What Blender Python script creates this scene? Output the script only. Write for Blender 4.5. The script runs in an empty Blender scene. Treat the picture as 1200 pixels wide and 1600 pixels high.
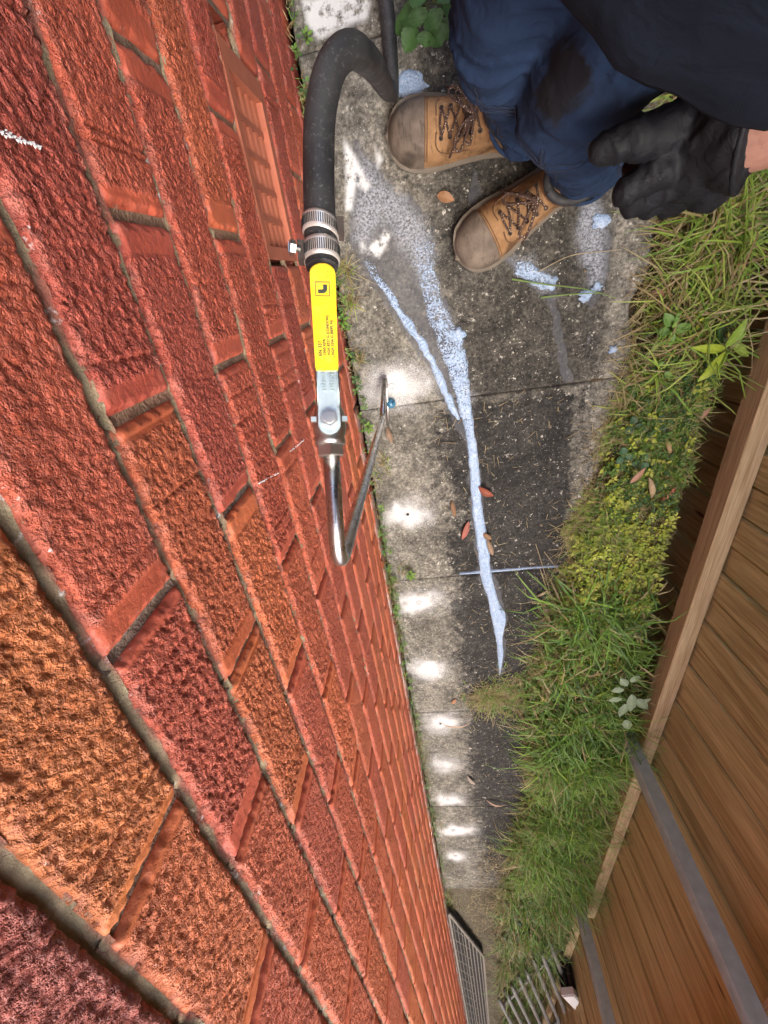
import bpy, bmesh, math, random
import numpy as np
from mathutils import Vector, Matrix

random.seed(7); RNG = np.random.default_rng(7)
S = bpy.context.scene
COL = S.collection

# ------------------------------------------------------------------ camera
F_PX, W_PX, H_PX = 680.48, 1200.0, 1600.0
CAM = np.array([0.1988, 0.0, 1.1362])
RIGHT = np.array([0.98675477, -0.14720076, -0.06816857])
DOWN = np.array([-0.09639003, -0.87003983, 0.48346629])
FWD = np.array([-0.13047598, -0.4704919, -0.87270464])
cam_d = bpy.data.cameras.new('camera'); cam = bpy.data.objects.new('camera', cam_d); COL.objects.link(cam)
cam_d.sensor_fit = 'VERTICAL'; cam_d.sensor_height = 36.0; cam_d.lens = F_PX / H_PX * 36.0
cam_d.clip_start = 0.01; cam_d.clip_end = 200.0
m = Matrix((( RIGHT[0], -DOWN[0], -FWD[0], CAM[0]), (RIGHT[1], -DOWN[1], -FWD[1], CAM[1]),
            (RIGHT[2], -DOWN[2], -FWD[2], CAM[2]), (0, 0, 0, 1)))
cam.matrix_world = m
S.camera = cam

# ------------------------------------------------------------------ world, sun, exposure
SUN_EL, SUN_AZ = math.radians(68), math.radians(150)      # azimuth of the sun measured from +Y towards +X
w = bpy.data.worlds.new('World'); S.world = w; w.use_nodes = True
nt = w.node_tree; bg = nt.nodes['Background']
sky = nt.nodes.new('ShaderNodeTexSky'); sky.sky_type = 'NISHITA'; sky.sun_disc = False
sky.sun_elevation = SUN_EL; sky.sun_rotation = SUN_AZ; sky.dust_density = 4.0; sky.air_density = 1.0; sky.ozone_density = 0.6
nt.links.new(sky.outputs[0], bg.inputs[0]); bg.inputs[1].default_value = 0.15
sl = bpy.data.lights.new('sun', 'SUN'); sl.energy = 1.5; sl.angle = math.radians(45); sl.color = (1.0, 0.95, 0.87)
so = bpy.data.objects.new('sun', sl); COL.objects.link(so)
sd = Vector((math.sin(SUN_AZ) * math.cos(SUN_EL), math.cos(SUN_AZ) * math.cos(SUN_EL), math.sin(SUN_EL)))
so.rotation_euler = sd.to_track_quat('Z', 'Y').to_euler(); so.location = (3, -2, 6)
S.view_settings.view_transform = 'Standard'; S.view_settings.look = 'None'
S.view_settings.gamma = 1.0; S.view_settings.use_curve_mapping = False
S.view_settings.exposure = 2.0
S.cycles.max_bounces = 6; S.cycles.diffuse_bounces = 3; S.cycles.glossy_bounces = 3; S.cycles.transparent_max_bounces = 6
S.cycles.use_adaptive_sampling = True; S.cycles.adaptive_threshold = 0.03; S.cycles.use_denoising = True

# ------------------------------------------------------------------ geometry helpers
def ray(px, py):
    return RIGHT * ((px - 600) / F_PX) + DOWN * ((py - 800) / F_PX) + FWD
def G(px, py, z=0.0):
    d = ray(px, py); return CAM + d * ((z - CAM[2]) / d[2])
def D(px, py, c):
    return CAM + ray(px, py) * c
def V(a): return Vector((float(a[0]), float(a[1]), float(a[2])))
def proj(P):
    v = np.asarray(P, float) - CAM; c = v @ FWD
    return 600 + F_PX * (v @ RIGHT) / c, 800 + F_PX * (v @ DOWN) / c, c

def _h(ix, iy, iz, s):
    n = (ix * 374761393 + iy * 668265263 + iz * 2147483647 + s * 1274126177) & 0xffffffff
    n = ((n ^ (n >> 13)) * 1274126177) & 0xffffffff
    n = ((n ^ (n >> 16)) * 2246822519) & 0xffffffff
    return ((n ^ (n >> 15)) & 0xffff) / 65535.0
def vn(x, y, z=0.0, s=0):
    x, y, z = np.broadcast_arrays(np.asarray(x, float), np.asarray(y, float), np.asarray(z, float))
    ix, iy, iz = np.floor(x).astype(np.int64), np.floor(y).astype(np.int64), np.floor(z).astype(np.int64)
    fx, fy, fz = x - ix, y - iy, z - iz
    fx, fy, fz = [f * f * (3 - 2 * f) for f in (fx, fy, fz)]
    r = 0
    for a in (0, 1):
        for b in (0, 1):
            for c in (0, 1):
                wgt = (fx if a else 1 - fx) * (fy if b else 1 - fy) * (fz if c else 1 - fz)
                r = r + wgt * _h(ix + a, iy + b, iz + c, s)
    return r * 2 - 1
def fbm(x, y, z=0.0, s=0, o=3):
    r, a, t = 0, 1.0, 0
    for i in range(o):
        r = r + a * vn(np.asarray(x) * 2 ** i, np.asarray(y) * 2 ** i, np.asarray(z) * 2 ** i, s + i * 17); t += a; a *= .5
    return r / t
def sst(a, b, x):
    t = np.clip((np.asarray(x, float) - a) / (b - a), 0, 1); return t * t * (3 - 2 * t)

def link(name, me, parent=None, mats=(), smooth=False, label=None, cat=None, group=None, kind=None, loc=None, rot=None):
    o = bpy.data.objects.new(name, me); COL.objects.link(o)
    if me is not None:
        if len(me.materials) == 0:
            for mm in (mats if isinstance(mats, (list, tuple)) else (mats,)):
                me.materials.append(mm)
        if smooth:
            me.polygons.foreach_set('use_smooth', [True] * len(me.polygons))
    if parent is not None: o.parent = parent
    if loc is not None: o.location = V(loc)
    if rot is not None: o.rotation_euler = rot
    if label: o['label'] = label
    if cat: o['category'] = cat
    if group: o['group'] = group
    if kind: o['kind'] = kind
    return o
def mesh(name, v, f):
    me = bpy.data.meshes.new(name); me.from_pydata([tuple(map(float, p)) for p in v], [], [tuple(int(i) for i in q) for q in f]); me.update(); return me
def colattr(me, name, data):
    a = me.attributes.new(name, 'FLOAT_COLOR', 'POINT'); d = np.ones((len(me.vertices), 4), np.float32)
    data = np.asarray(data, np.float32); d[:, :data.shape[1]] = data; a.data.foreach_set('color', d.ravel())
class MB:
    def __init__(s): s.v = []; s.f = []; s.c = []
    def add(s, v, f, c=None):
        n = len(s.v); s.v.extend([tuple(map(float, p)) for p in v]); s.f.extend([tuple(int(i) + n for i in q) for q in f])
        if c is not None: s.c.extend([c] * len(v))
    def box(s, a, b, c=None):
        x0, y0, z0 = a; x1, y1, z1 = b
        s.add([(x0,y0,z0),(x1,y0,z0),(x1,y1,z0),(x0,y1,z0),(x0,y0,z1),(x1,y0,z1),(x1,y1,z1),(x0,y1,z1)],
              [(0,3,2,1),(4,5,6,7),(0,1,5,4),(1,2,6,5),(2,3,7,6),(3,0,4,7)], c)
    def obox(s, o, ax, ay, az):            # oriented box: corner centre o, half axes
        o, ax, ay, az = map(np.asarray, (o, ax, ay, az))
        v = [o + i * ax + j * ay + k * az for k in (-1, 1) for j in (-1, 1) for i in (-1, 1)]
        s.add(v, [(0,2,3,1),(4,5,7,6),(0,1,5,4),(1,3,7,5),(3,2,6,7),(2,0,4,6)])
    def tube(s, pts, r, n=10, cap=True, c=None):
        pts = [np.asarray(p, float) for p in pts]; k = len(pts)
        rr = r if hasattr(r, '__len__') else [r] * k
        t = [pts[min(i + 1, k - 1)] - pts[max(i - 1, 0)] for i in range(k)]; t = [a / (np.linalg.norm(a) + 1e-12) for a in t]
        u = np.cross(t[0], (0, 0, 1)); 
        if np.linalg.norm(u) < .1: u = np.cross(t[0], (0, 1, 0))
        u /= np.linalg.norm(u); v = []; f = []
        for i in range(k):
            u = u - t[i] * (u @ t[i]); u /= np.linalg.norm(u); q = np.cross(t[i], u)
            for j in range(n):
                a = 2 * math.pi * j / n; v.append(pts[i] + rr[i] * (math.cos(a) * u + math.sin(a) * q))
        for i in range(k - 1):
            for j in range(n):
                f.append((i*n+j, i*n+(j+1)%n, (i+1)*n+(j+1)%n, (i+1)*n+j))
        if cap: f.append(tuple(range(n))[::-1]); f.append(tuple((k-1)*n + j for j in range(n)))
        s.add(v, f, c)
    def me(s, name):
        me = mesh(name, s.v, s.f)
        if s.c and len(s.c) == len(s.v): colattr(me, 'col', s.c)
        return me
def spline(pts, n=12):
    P = [np.asarray(p, float) for p in pts]; P = [2*P[0]-P[1]] + P + [2*P[-1]-P[-2]]; out = []
    for i in range(1, len(P) - 2):
        for k in range(n):
            t = k / n; a, b, c, d = P[i-1], P[i], P[i+1], P[i+2]
            out.append(.5*((2*b)+(-a+c)*t+(2*a-5*b+4*c-d)*t*t+(-a+3*b-3*c+d)*t**3))
    out.append(P[-2]); return out
def inpoly(x, y, poly):
    r = np.zeros(x.shape, bool); n = len(poly)
    for i in range(n):
        x1, y1 = poly[i]; x2, y2 = poly[(i+1) % n]
        c = ((y1 > y) != (y2 > y)); xx = (x2-x1)*(y-y1)/((y2-y1) if y2 != y1 else 1e-9)+x1
        r ^= c & (x < xx)
    return r
def polydist(x, y, poly):
    d = np.full(x.shape, 9.0); n = len(poly)
    for i in range(n):
        a = np.array(poly[i]); b = np.array(poly[(i+1) % n]); e = b - a; L = e @ e + 1e-12
        t = np.clip(((x-a[0])*e[0]+(y-a[1])*e[1])/L, 0, 1)
        d = np.minimum(d, np.hypot(x-a[0]-t*e[0], y-a[1]-t*e[1]))
    return np.where(inpoly(x, y, poly), d, -d)        # positive inside

# ------------------------------------------------------------------ material helpers
class NT:
    def __init__(s, name):
        s.m = bpy.data.materials.new(name); s.m.use_nodes = True; s.t = s.m.node_tree
        s.b = s.t.nodes['Principled BSDF']; s.out = s.t.nodes['Material Output']
    def n(s, ty, **k):
        a = s.t.nodes.new(ty)
        for q, v in k.items(): setattr(a, q, v)
        return a
    def l(s, a, b): s.t.links.new(a, b)
    def put(s, sock, v):
        if hasattr(v, 'is_linked') or hasattr(v, 'links'): s.l(v, sock)
        else: sock.default_value = v
    def pos(s): return s.n('ShaderNodeNewGeometry').outputs['Position']
    def obj(s): return s.n('ShaderNodeTexCoord').outputs['Object']
    def rnd(s): return s.n('ShaderNodeObjectInfo').outputs['Random']
    def attr(s, name, out='Color'): 
        a = s.n('ShaderNodeAttribute'); a.attribute_name = name; return a.outputs[out]
    def sep(s, v):
        a = s.n('ShaderNodeSeparateColor'); s.l(v, a.inputs[0]); return a.outputs
    def mapv(s, v, sc=(1,1,1), loc=None):
        a = s.n('ShaderNodeMapping'); s.l(v, a.inputs[0]); a.inputs['Scale'].default_value = sc
        if loc is not None: s.put(a.inputs['Location'], loc)
        return a.outputs[0]
    def noise(s, v, scale, det=4, rough=.55, dist=0, out='Fac'):
        a = s.n('ShaderNodeTexNoise'); s.l(v, a.inputs['Vector']); a.inputs['Scale'].default_value = scale
        a.inputs['Detail'].default_value = det; a.inputs['Roughness'].default_value = rough; a.inputs['Distortion'].default_value = dist
        return a.outputs[out]
    def vor(s, v, scale, feat='F1', out='Distance', rnd=1):
        a = s.n('ShaderNodeTexVoronoi', feature=feat); s.l(v, a.inputs['Vector']); a.inputs['Scale'].default_value = scale
        a.inputs['Randomness'].default_value = rnd
        return a.outputs[out]
    def ramp(s, f, *st):
        a = s.n('ShaderNodeValToRGB'); s.l(f, a.inputs[0]); e = a.color_ramp.elements
        while len(e) < len(st): e.new(.5)
        for q, (p, c) in zip(e, st):
            q.position = p; q.color = (c, c, c, 1) if not hasattr(c, '__len__') else (*c, 1)
        return a.outputs[0]
    def mix(s, f, a, b, mode='MIX'):
        x = s.n('ShaderNodeMix', data_type='RGBA', blend_type=mode)
        s.put(x.inputs[0], f)
        for k, v in ((6, a), (7, b)):
            if hasattr(v, '__len__') and not hasattr(v, 'links'): x.inputs[k].default_value = (*v, 1)
            else: s.put(x.inputs[k], v)
        return x.outputs[2]
    def math(s, op, a, b=0.0, clamp=False):
        x = s.n('ShaderNodeMath', operation=op, use_clamp=clamp); s.put(x.inputs[0], a); s.put(x.inputs[1], b); return x.outputs[0]
    def bump(s, h, st=.5, d=.002, nrm=None):
        x = s.n('ShaderNodeBump'); s.l(h, x.inputs['Height']); x.inputs['Strength'].default_value = st; x.inputs['Distance'].default_value = d
        if nrm is not None: s.l(nrm, x.inputs['Normal'])
        return x.outputs[0]
    def fin(s, col, rough=.8, nrm=None, metal=None, spec=None, **k):
        if hasattr(col, '__len__') and not hasattr(col, 'links'): s.b.inputs['Base Color'].default_value = (*col, 1)
        else: s.l(col, s.b.inputs['Base Color'])
        s.put(s.b.inputs['Roughness'], rough)
        if nrm is not None: s.l(nrm, s.b.inputs['Normal'])
        if metal is not None: s.put(s.b.inputs['Metallic'], metal)
        if spec is not None: s.b.inputs['Specular IOR Level'].default_value = spec
        for q, v in k.items(): s.put(s.b.inputs[q.replace('_', ' ')], v)
        return s.m

def m_simple(name, c, rough=.6, metal=0.0, var=.15, sc=60, bs=.2, bd=.001, spec=.5):
    t = NT(name); p = t.obj(); n = t.noise(p, sc, 5)
    col = t.mix(n, [q * (1 - var) for q in c], [min(1, q * (1 + var)) for q in c])
    return t.fin(col, t.ramp(t.noise(p, sc * .6, 3), (.3, max(0, rough - .12)), (.7, min(1, rough + .12))), t.bump(n, bs, bd), metal, spec)

def m_brick():
    t = NT('brick_clay'); p = t.pos(); bc = t.attr('bcol')
    n1 = t.noise(p, 26, 5, .6); n2 = t.noise(p, 170, 4, .65); n3 = t.noise(p, 420, 3, .6)
    c = t.mix(t.ramp(n1, (.3, 0), (.72, 1)), bc, t.mix(1.0, bc, (.74, .66, .66), 'MULTIPLY'))
    c = t.mix(t.ramp(n2, (.35, 0.0), (.75, .8)), c, t.mix(1.0, c, (1.28, 1.22, 1.15), 'MULTIPLY'))
    edge = t.attr('edge', 'Fac')                       # limewash bloom and paint rubbed along the arrises
    bloom = t.math('MULTIPLY', edge, t.ramp(t.noise(p, 60, 4, .6), (.45, 0), (.7, .40)))
    c = t.mix(bloom, c, (.50, .22, .17))
    fleck = t.math('MULTIPLY', edge, t.ramp(t.noise(p, 95, 5, .7), (.66, 0), (.73, .9)))
    c = t.mix(fleck, c, (.72, .66, .62))
    sp = t.ramp(t.noise(p, 240, 2, .5), (.76, 0), (.80, .5)); c = t.mix(sp, c, (.62, .42, .34))
    base = t.attr('base', 'Fac')                       # old white paint dragged along the foot of the wall
    c = t.mix(t.math('MULTIPLY', base, t.ramp(t.noise(t.mapv(p, (1, .35, 1)), 45, 5, .65), (.44, 0), (.60, .95))), c, (.68, .66, .64))
    h = t.math('ADD', t.ramp(n2, (.36, 0), (.56, 1)), t.math('MULTIPLY', t.ramp(n3, (.35, 0), (.6, 1)), .5))
    h = t.math('MULTIPLY', h, t.attr('mgn', 'Fac'))
    return t.fin(c, t.ramp(n2, (.3, .42), (.7, .72)), t.bump(h, 1.0, .0016), spec=.5)
def m_mortar():
    t = NT('mortar_mix'); p = t.pos(); k = t.sep(t.attr('mk'))     # r: ledge (paint-smeared), g: head joint
    n1 = t.noise(p, 70, 5, .65); n2 = t.noise(p, 300, 4, .6)
    olive = t.mix(n1, (.19, .15, .085), (.42, .345, .22))
    grey = t.mix(t.ramp(n1, (.35, 0), (.7, 1)), (.075, .062, .048), (.28, .24, .20))
    pink = t.mix(n2, (.24, .075, .05), (.36, .145, .105))
    c = t.mix(t.math('ADD', k[0], t.math('MULTIPLY', t.math('SUBTRACT', n1, .5), 1.2), True), olive, pink)
    c = t.mix(k[1], c, grey)
    fl = t.math('MULTIPLY', t.math('MAXIMUM', k[2], 0.0), t.ramp(t.noise(p, 62, 5, .72), (.60, 0), (.68, .95)))
    c = t.mix(fl, c, (.74, .70, .66))
    return t.fin(c, .9, t.bump(t.math('ADD', n1, n2), 1.0, .003), spec=.2)
def m_concrete():
    t = NT('weathered_concrete'); p = t.pos(); k = t.sep(t.attr('ma')); q = t.sep(t.attr('mb'))
    n = t.noise(p, 7, 6, .6); f = t.noise(p, 130, 5, .7); g = t.noise(p, 420, 3, .7)
    light = t.mix(t.ramp(f, (.3, 0), (.7, 1)), (.055, .050, .039), (.27, .25, .212)); light = t.mix(t.ramp(n, (.35, 0), (.65, .75)), light, t.mix(1.0, light, (.62, .62, .58), 'MULTIPLY'))
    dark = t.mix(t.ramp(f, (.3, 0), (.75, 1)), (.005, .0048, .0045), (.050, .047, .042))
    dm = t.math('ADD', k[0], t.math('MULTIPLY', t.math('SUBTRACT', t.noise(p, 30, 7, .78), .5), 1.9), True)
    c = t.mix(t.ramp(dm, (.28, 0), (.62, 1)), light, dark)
    gr = t.mix(t.ramp(f, (.36, 0), (.68, 1)), (.013, .012, .010), (.080, .074, .062))
    c = t.mix(t.math('MULTIPLY', q[2], .85), c, gr)
    mo = t.noise(p, 42, 9, .82); c = t.mix(1.0, c, t.ramp(mo, (.34, .28), (.5, .95), (.66, 1.75)), 'MULTIPLY'); st_ = t.noise(p, 9, 5, .65, .5); c = t.mix(1.0, c, t.ramp(st_, (.36, .62), (.62, 1.2)), 'MULTIPLY')
    # lichen spots and exposed aggregate
    li = t.math('MULTIPLY', t.math('MAXIMUM', t.ramp(t.noise(p, 62, 5, .72), (.60, 0), (.66, 1)), t.ramp(t.noise(p, 150, 3, .6), (.66, 0), (.71, .9))), t.ramp(t.noise(p, 13, 3), (.38, .25), (.58, 1)))
    c = t.mix(t.math('MULTIPLY', li, .8), c, (.52, .50, .44))
    ag = t.ramp(t.vor(p, 210), (.10, 1), (.2, 0)); ag = t.math('MULTIPLY', ag, t.ramp(t.noise(p, 160, 2), (.55, 0), (.6, 1)))
    c = t.mix(t.math('MULTIPLY', ag, .7), c, (.50, .47, .42))
    pits = t.ramp(t.vor(p, 85), (.05, 1), (.11, 0)); pits = t.math('MULTIPLY', pits, t.ramp(t.noise(p, 60, 2), (.52, 0), (.58, 1)))
    c = t.mix(t.math('MULTIPLY', pits, .7), c, (.03, .028, .024))
    # wet film, dried film, drill powder
    wet = t.math('ADD', k[2], t.math('MULTIPLY', t.math('SUBTRACT', t.noise(p, 55, 5, .7), .5), .5)); wet = t.math('MULTIPLY', t.ramp(wet, (.35, 0), (.5, 1)), t.ramp(k[2], (.02, 0), (.12, 1)))
    c = t.mix(t.math('MULTIPLY', wet, .6), c, (.05, .053, .065))
    film = t.math('MULTIPLY', q[0], t.ramp(t.noise(p, 190, 5, .75), (.40, 0), (.60, 1)))
    c = t.mix(film, c, (.36, .385, .43))
    dry = t.math('MULTIPLY', q[1], t.ramp(t.noise(p, 45, 5, .7), (.36, .0), (.5, .9))); c = t.mix(dry, c, (.60, .61, .60))
    pw = t.math('ADD', k[1], t.math('MULTIPLY', t.math('SUBTRACT', t.noise(p, 210, 7, .9), .5), 1.5))
    dth = t.math('ADD', t.math('MULTIPLY', k[1], 1.15), t.math('MULTIPLY', t.math('SUBTRACT', t.noise(p, 520, 3, .8), .5), 1.5)); pw = t.math('MULTIPLY', t.math('MAXIMUM', t.ramp(dth, (.36, 0), (.74, .95)), t.math('MULTIPLY', t.ramp(pw, (.2, 0), (1.1, .9)), .6)), t.ramp(k[1], (.02, 0), (.14, 1)))
    c = t.mix(pw, c, (.53, .53, .525))
    h = t.math('ADD', t.math('ADD', f, t.math('MULTIPLY', g, .6)), t.math('MULTIPLY', pits, -1.2))
    r = t.math('SUBTRACT', .92, t.math('MULTIPLY', wet, .62))
    return t.fin(c, r, t.bump(h, .9, .003), spec=.35)
def m_foam():
    t = NT('milky_foam'); p = t.pos(); n = t.noise(p, 260, 4, .7); v = t.vor(p, 170)
    den = t.attr('den', 'Fac')
    c = t.mix(t.ramp(n, (.3, 0), (.7, 1)), (.14, .22, .36), (.36, .45, .58)); c = t.mix(t.ramp(t.noise(p, 48, 5, .7), (.52, 0), (.70, .75)), c, (.46, .52, .60))
    h = t.math('ADD', t.ramp(v, (.0, 0), (.5, 1)), n)
    hole = t.math('ADD', t.math('ADD', t.noise(p, 260, 4, .7, .4), t.math('MULTIPLY', t.math('SUBTRACT', t.noise(p, 40, 4, .6), .5), .35)), t.math('MULTIPLY', den, .55))
    a = t.ramp(hole, (.50, 0), (.56, 1))
    m = t.fin(c, .35, t.bump(h, .8, .003), spec=.5, Alpha=a)
    return m
def m_wood(name, a, b, g=.6):
    t = NT(name); o = t.n('ShaderNodeVectorMath', operation='ADD'); t.l(t.obj(), o.inputs[0])
    cmb = t.n('ShaderNodeCombineXYZ'); r = t.rnd(); t.l(t.math('MULTIPLY', r, 31), cmb.inputs[0]); t.l(t.math('MULTIPLY', r, 17), cmb.inputs[2]); t.l(cmb.outputs[0], o.inputs[1])
    p = o.outputs[0]
    gr = t.noise(t.mapv(p, (1, 1, .05)), 95, 5, .6, .35); fine = t.noise(t.mapv(p, (1, 1, .03)), 420, 3, .6)
    big = t.noise(t.mapv(p, (1, 1, .25)), 9, 3)
    c = t.mix(t.ramp(gr, (.32, 0), (.7, 1)), a, b)
    c = t.mix(t.ramp(fine, (.35, .0), (.7, .45)), c, [q * .6 for q in a])
    c = t.mix(t.math('MULTIPLY', r, .6), c, t.mix(1.0, c, (.66, .62, .52), 'MULTIPLY'))
    c = t.mix(t.ramp(big, (.5, 0), (.75, .5)), c, t.mix(1.0, c, (.8, .82, .68), 'MULTIPLY'))
    kn = t.vor(t.mapv(p, (1, 1, .22)), 13); c = t.mix(t.ramp(kn, (.05, .9), (.12, 0)), c, (.07, .035, .014)); dk = t.noise(t.mapv(p, (1, 1, .12)), 26, 3, .5); c = t.mix(t.ramp(dk, (.55, 0), (.72, .6)), c, t.mix(1.0, c, (.5, .45, .36), 'MULTIPLY'))
    return t.fin(c, .78, t.bump(t.math('ADD', gr, t.math('MULTIPLY', fine, .6)), g, .002), spec=.25)
def m_leaf(name='leaf_blade', rough=.5, trans=.35):
    t = NT(name); c = t.attr('col'); n = t.noise(t.pos(), 120, 3)
    c = t.mix(t.ramp(n, (.3, 0), (.7, .5)), c, t.mix(1.0, c, (.6, .62, .5), 'MULTIPLY'))
    m = t.fin(c, rough, spec=.3)
    tr = t.n('ShaderNodeBsdfTranslucent'); t.l(c, tr.inputs[0]); mx = t.n('ShaderNodeMixShader'); mx.inputs[0].default_value = trans
    t.l(t.b.outputs[0], mx.inputs[1]); t.l(tr.outputs[0], mx.inputs[2]); t.l(mx.outputs[0], t.out.inputs[0])
    return m
def m_soil():
    t = NT('verge_soil'); p = t.pos(); n = t.noise(p, 30, 6, .7); f = t.noise(p, 220, 4, .7)
    c = t.mix(n, (.03, .022, .013), (.12, .09, .055)); c = t.mix(t.ramp(f, (.5, 0), (.75, .6)), c, (.20, .16, .10))
    return t.fin(c, .95, t.bump(t.math('ADD', n, f), 1, .008), spec=.15)
def m_gravel():
    t = NT('pebbly_dirt'); p = t.pos(); n = t.noise(p, 20, 6, .7); v = t.vor(p, 75); f = t.noise(p, 160, 4, .7)
    c = t.mix(n, (.035, .028, .018), (.14, .115, .075)); c = t.mix(t.ramp(f, (.5, 0), (.72, .8)), c, (.28, .25, .19)); 
    c = t.mix(t.ramp(v, (.12, .7), (.25, 0)), c, (.26, .235, .19))
    return t.fin(c, .95, t.bump(t.math('ADD', n, t.math('ADD', f, v)), 1, .006), spec=.2)
def m_cloth(name, a, b, weave=900, wr=.5, stain=None):
    t = NT(name); p = t.obj(); n = t.noise(p, 14, 4); f = t.noise(p, weave, 2)
    c = t.mix(t.ramp(n, (.3, 0), (.7, 1)), a, b); c = t.mix(t.math('MULTIPLY', f, .35), c, [q * 1.6 for q in b])
    if stain:
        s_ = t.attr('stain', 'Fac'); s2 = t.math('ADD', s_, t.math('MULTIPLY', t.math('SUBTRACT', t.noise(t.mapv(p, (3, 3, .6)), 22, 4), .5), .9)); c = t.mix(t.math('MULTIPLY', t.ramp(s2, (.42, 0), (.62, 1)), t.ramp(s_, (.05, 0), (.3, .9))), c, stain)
    fold = t.noise(t.mapv(p, (1, 1, 1)), 30, 3, .5, .8)
    return t.fin(c, .92, t.bump(f, .25, .0006, t.bump(fold, wr, .006)), spec=.15)
def m_leather(name, a, b, dk):
    t = NT(name); p = t.obj(); n = t.noise(p, 26, 5, .6); f = t.noise(p, 300, 4, .7); st = t.noise(t.mapv(p, (1, .35, 1)), 17, 3, .5, .5)
    c = t.mix(t.ramp(n, (.3, 0), (.7, 1)), a, b); c = t.mix(t.ramp(st, (.52, 0), (.62, .8)), c, dk); scr = t.noise(t.mapv(p, (5, 1, 1)), 24, 5, .7); c = t.mix(t.ramp(scr, (.56, 0), (.64, .55)), c, dk); c = t.mix(t.ramp(f, (.55, 0), (.75, .5)), c, [q * .55 for q in a])
    return t.fin(c, .72, t.bump(t.math('ADD', n, f), .5, .0012), spec=.3)
def m_steel(name, c, rough=.3, streak=.4):
    t = NT(name); p = t.obj(); n = t.noise(p, 40, 5); f = t.noise(p, 600, 3)
    cc = t.mix(n, [q * .75 for q in c], c)
    return t.fin(cc, t.ramp(n, (.3, rough * .7), (.7, min(1, rough * 1.5))), t.bump(f, .15, .0003), 1.0)

M = dict(brick=m_brick(), mortar=m_mortar(), concrete=m_concrete(), foam=m_foam(), soil=m_soil(), gravel=m_gravel(), leaf=m_leaf(),
         paling=m_wood('treated_pine_paling', (.34, .285, .13), (.64, .555, .30)),
         rail=m_wood('treated_pine_rail', (.25, .17, .085), (.48, .36, .21), .5),
         steel=m_steel('stainless_tube', (.62, .60, .57), .26), clampm=m_simple('clamp_steel', (.60, .55, .51), .32, .6, .2, 60), nickel=m_steel('nickel_plate', (.60, .60, .57), .32),
         zinc=m_simple('zinc_plate', (.50, .60, .60), .38, .75, .12, 90), brass=m_steel('brass', (.55, .36, .15), .4),
         galv=m_simple('galvanised_post', (.40, .46, .42), .6, .0, .35, 35), rubber=None, yellow=None,
         blackp=m_simple('black_rubber', (.012, .012, .013), .6, 0, .3, 80), print_=m_simple('handle_print', (.03, .035, .03), .7, 0, .1),
         blue=m_simple('blue_plastic', (.03, .12, .20), .4, 0, .2), white=m_simple('white_paint', (.70, .70, .68), .5, 0, .15, 40),
         bristle=m_simple('bristle', (.02, .015, .012), .9), iron=m_simple('rusty_iron', (.055, .042, .035), .8, .3, .5, 60),
         tubegrey=m_simple('dull_tube', (.17, .165, .155), .65, .2, .6, 30), dark=m_simple('dark_hole', (.006, .0055, .005), .95),
         terra=m_simple('terracotta', (.36, .105, .055), .75, 0, .22, 45, .5, .0015), skin=m_simple('skin', (.25, .128, .095), .55, 0, .35, 160, .5, .001),
         hair=m_simple('hair', (.05, .035, .025), .7, 0, .3, 200), powder=m_simple('drill_powder', (.44, .44, .435), .95, 0, .06, 300, .8, .002),
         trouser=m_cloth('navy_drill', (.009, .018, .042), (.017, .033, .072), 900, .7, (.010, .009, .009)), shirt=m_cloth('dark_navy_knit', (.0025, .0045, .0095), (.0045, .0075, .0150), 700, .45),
         tan=m_leather('tan_nubuck', (.19, .100, .042), (.32, .185, .088), (.075, .038, .018)), cap=m_leather('scuffed_toe_cap', (.085, .066, .05), (.17, .135, .105), (.035, .026, .02)),
         sole=m_simple('boot_sole', (.11, .09, .068), .85, 0, .3, 50), lace=None, collar=m_simple('padded_collar', (.018, .018, .02), .75, 0, .2, 200, .4),
         stitch=m_simple('stitching', (.11, .055, .025), .8), tab=m_simple('pull_tab', (.45, .26, .06), .8), glove=None)
def m_rubber():
    t = NT('hose_rubber'); p = t.obj(); n = t.noise(p, 25, 5); sc = t.noise(t.mapv(p, (1, 1, .3)), 300, 4, .7)
    c = t.mix(t.ramp(n, (.4, 0), (.8, .6)), (.016, .016, .017), (.06, .058, .056)); c = t.mix(t.ramp(sc, (.56, 0), (.70, .5)), c, (.16, .15, .145))
    return t.fin(c, t.ramp(n, (.3, .45), (.7, .7)), t.bump(sc, .25, .0008), spec=.4)
def m_yellow():
    t = NT('yellow_vinyl'); p = t.obj(); n = t.noise(p, 60, 5, .7); e = t.noise(p, 160, 4, .7)
    c = t.mix(t.ramp(e, (.61, 0), (.68, .85)), (.74, .52, .012), (.12, .085, .02)); c = t.mix(t.ramp(n, (.5, 0), (.75, .55)), c, (.60, .46, .12))
    return t.fin(c, .38, t.bump(n, .15, .0006), spec=.5)
def m_lace():
    t = NT('speckled_lace'); p = t.pos(); ck = t.vor(p, 260)
    c = t.mix(t.ramp(ck, (.2, 1), (.28, 0)), (.045, .022, .014), (.42, .32, .24)); return t.fin(c, .85, t.bump(ck, .5, .001))
def m_glove():
    t = NT('black_nitrile'); p = t.obj(); n = t.noise(t.mapv(p, (1, 1, 1)), 55, 4, .6, 1.2); f = t.noise(p, 900, 2)
    return t.fin(t.mix(n, (.0035, .004, .0055), (.008, .0085, .011)), .66, t.bump(f, .15, .0004, t.bump(n, .6, .004)), spec=.18)
M['rubber'], M['yellow'], M['lace'], M['glove'] = m_rubber(), m_yellow(), m_lace(), m_glove()

# ================================================================== THE SETTING
# ------------------------------------------------------------------ ground
gb = MB(); gb.box((-40, -60, -.5), (40, 40, -.24))
link('ground', gb.me('ground'), mats=M['soil'], kind='structure', label='bare dark earth under the whole passage')

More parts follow.
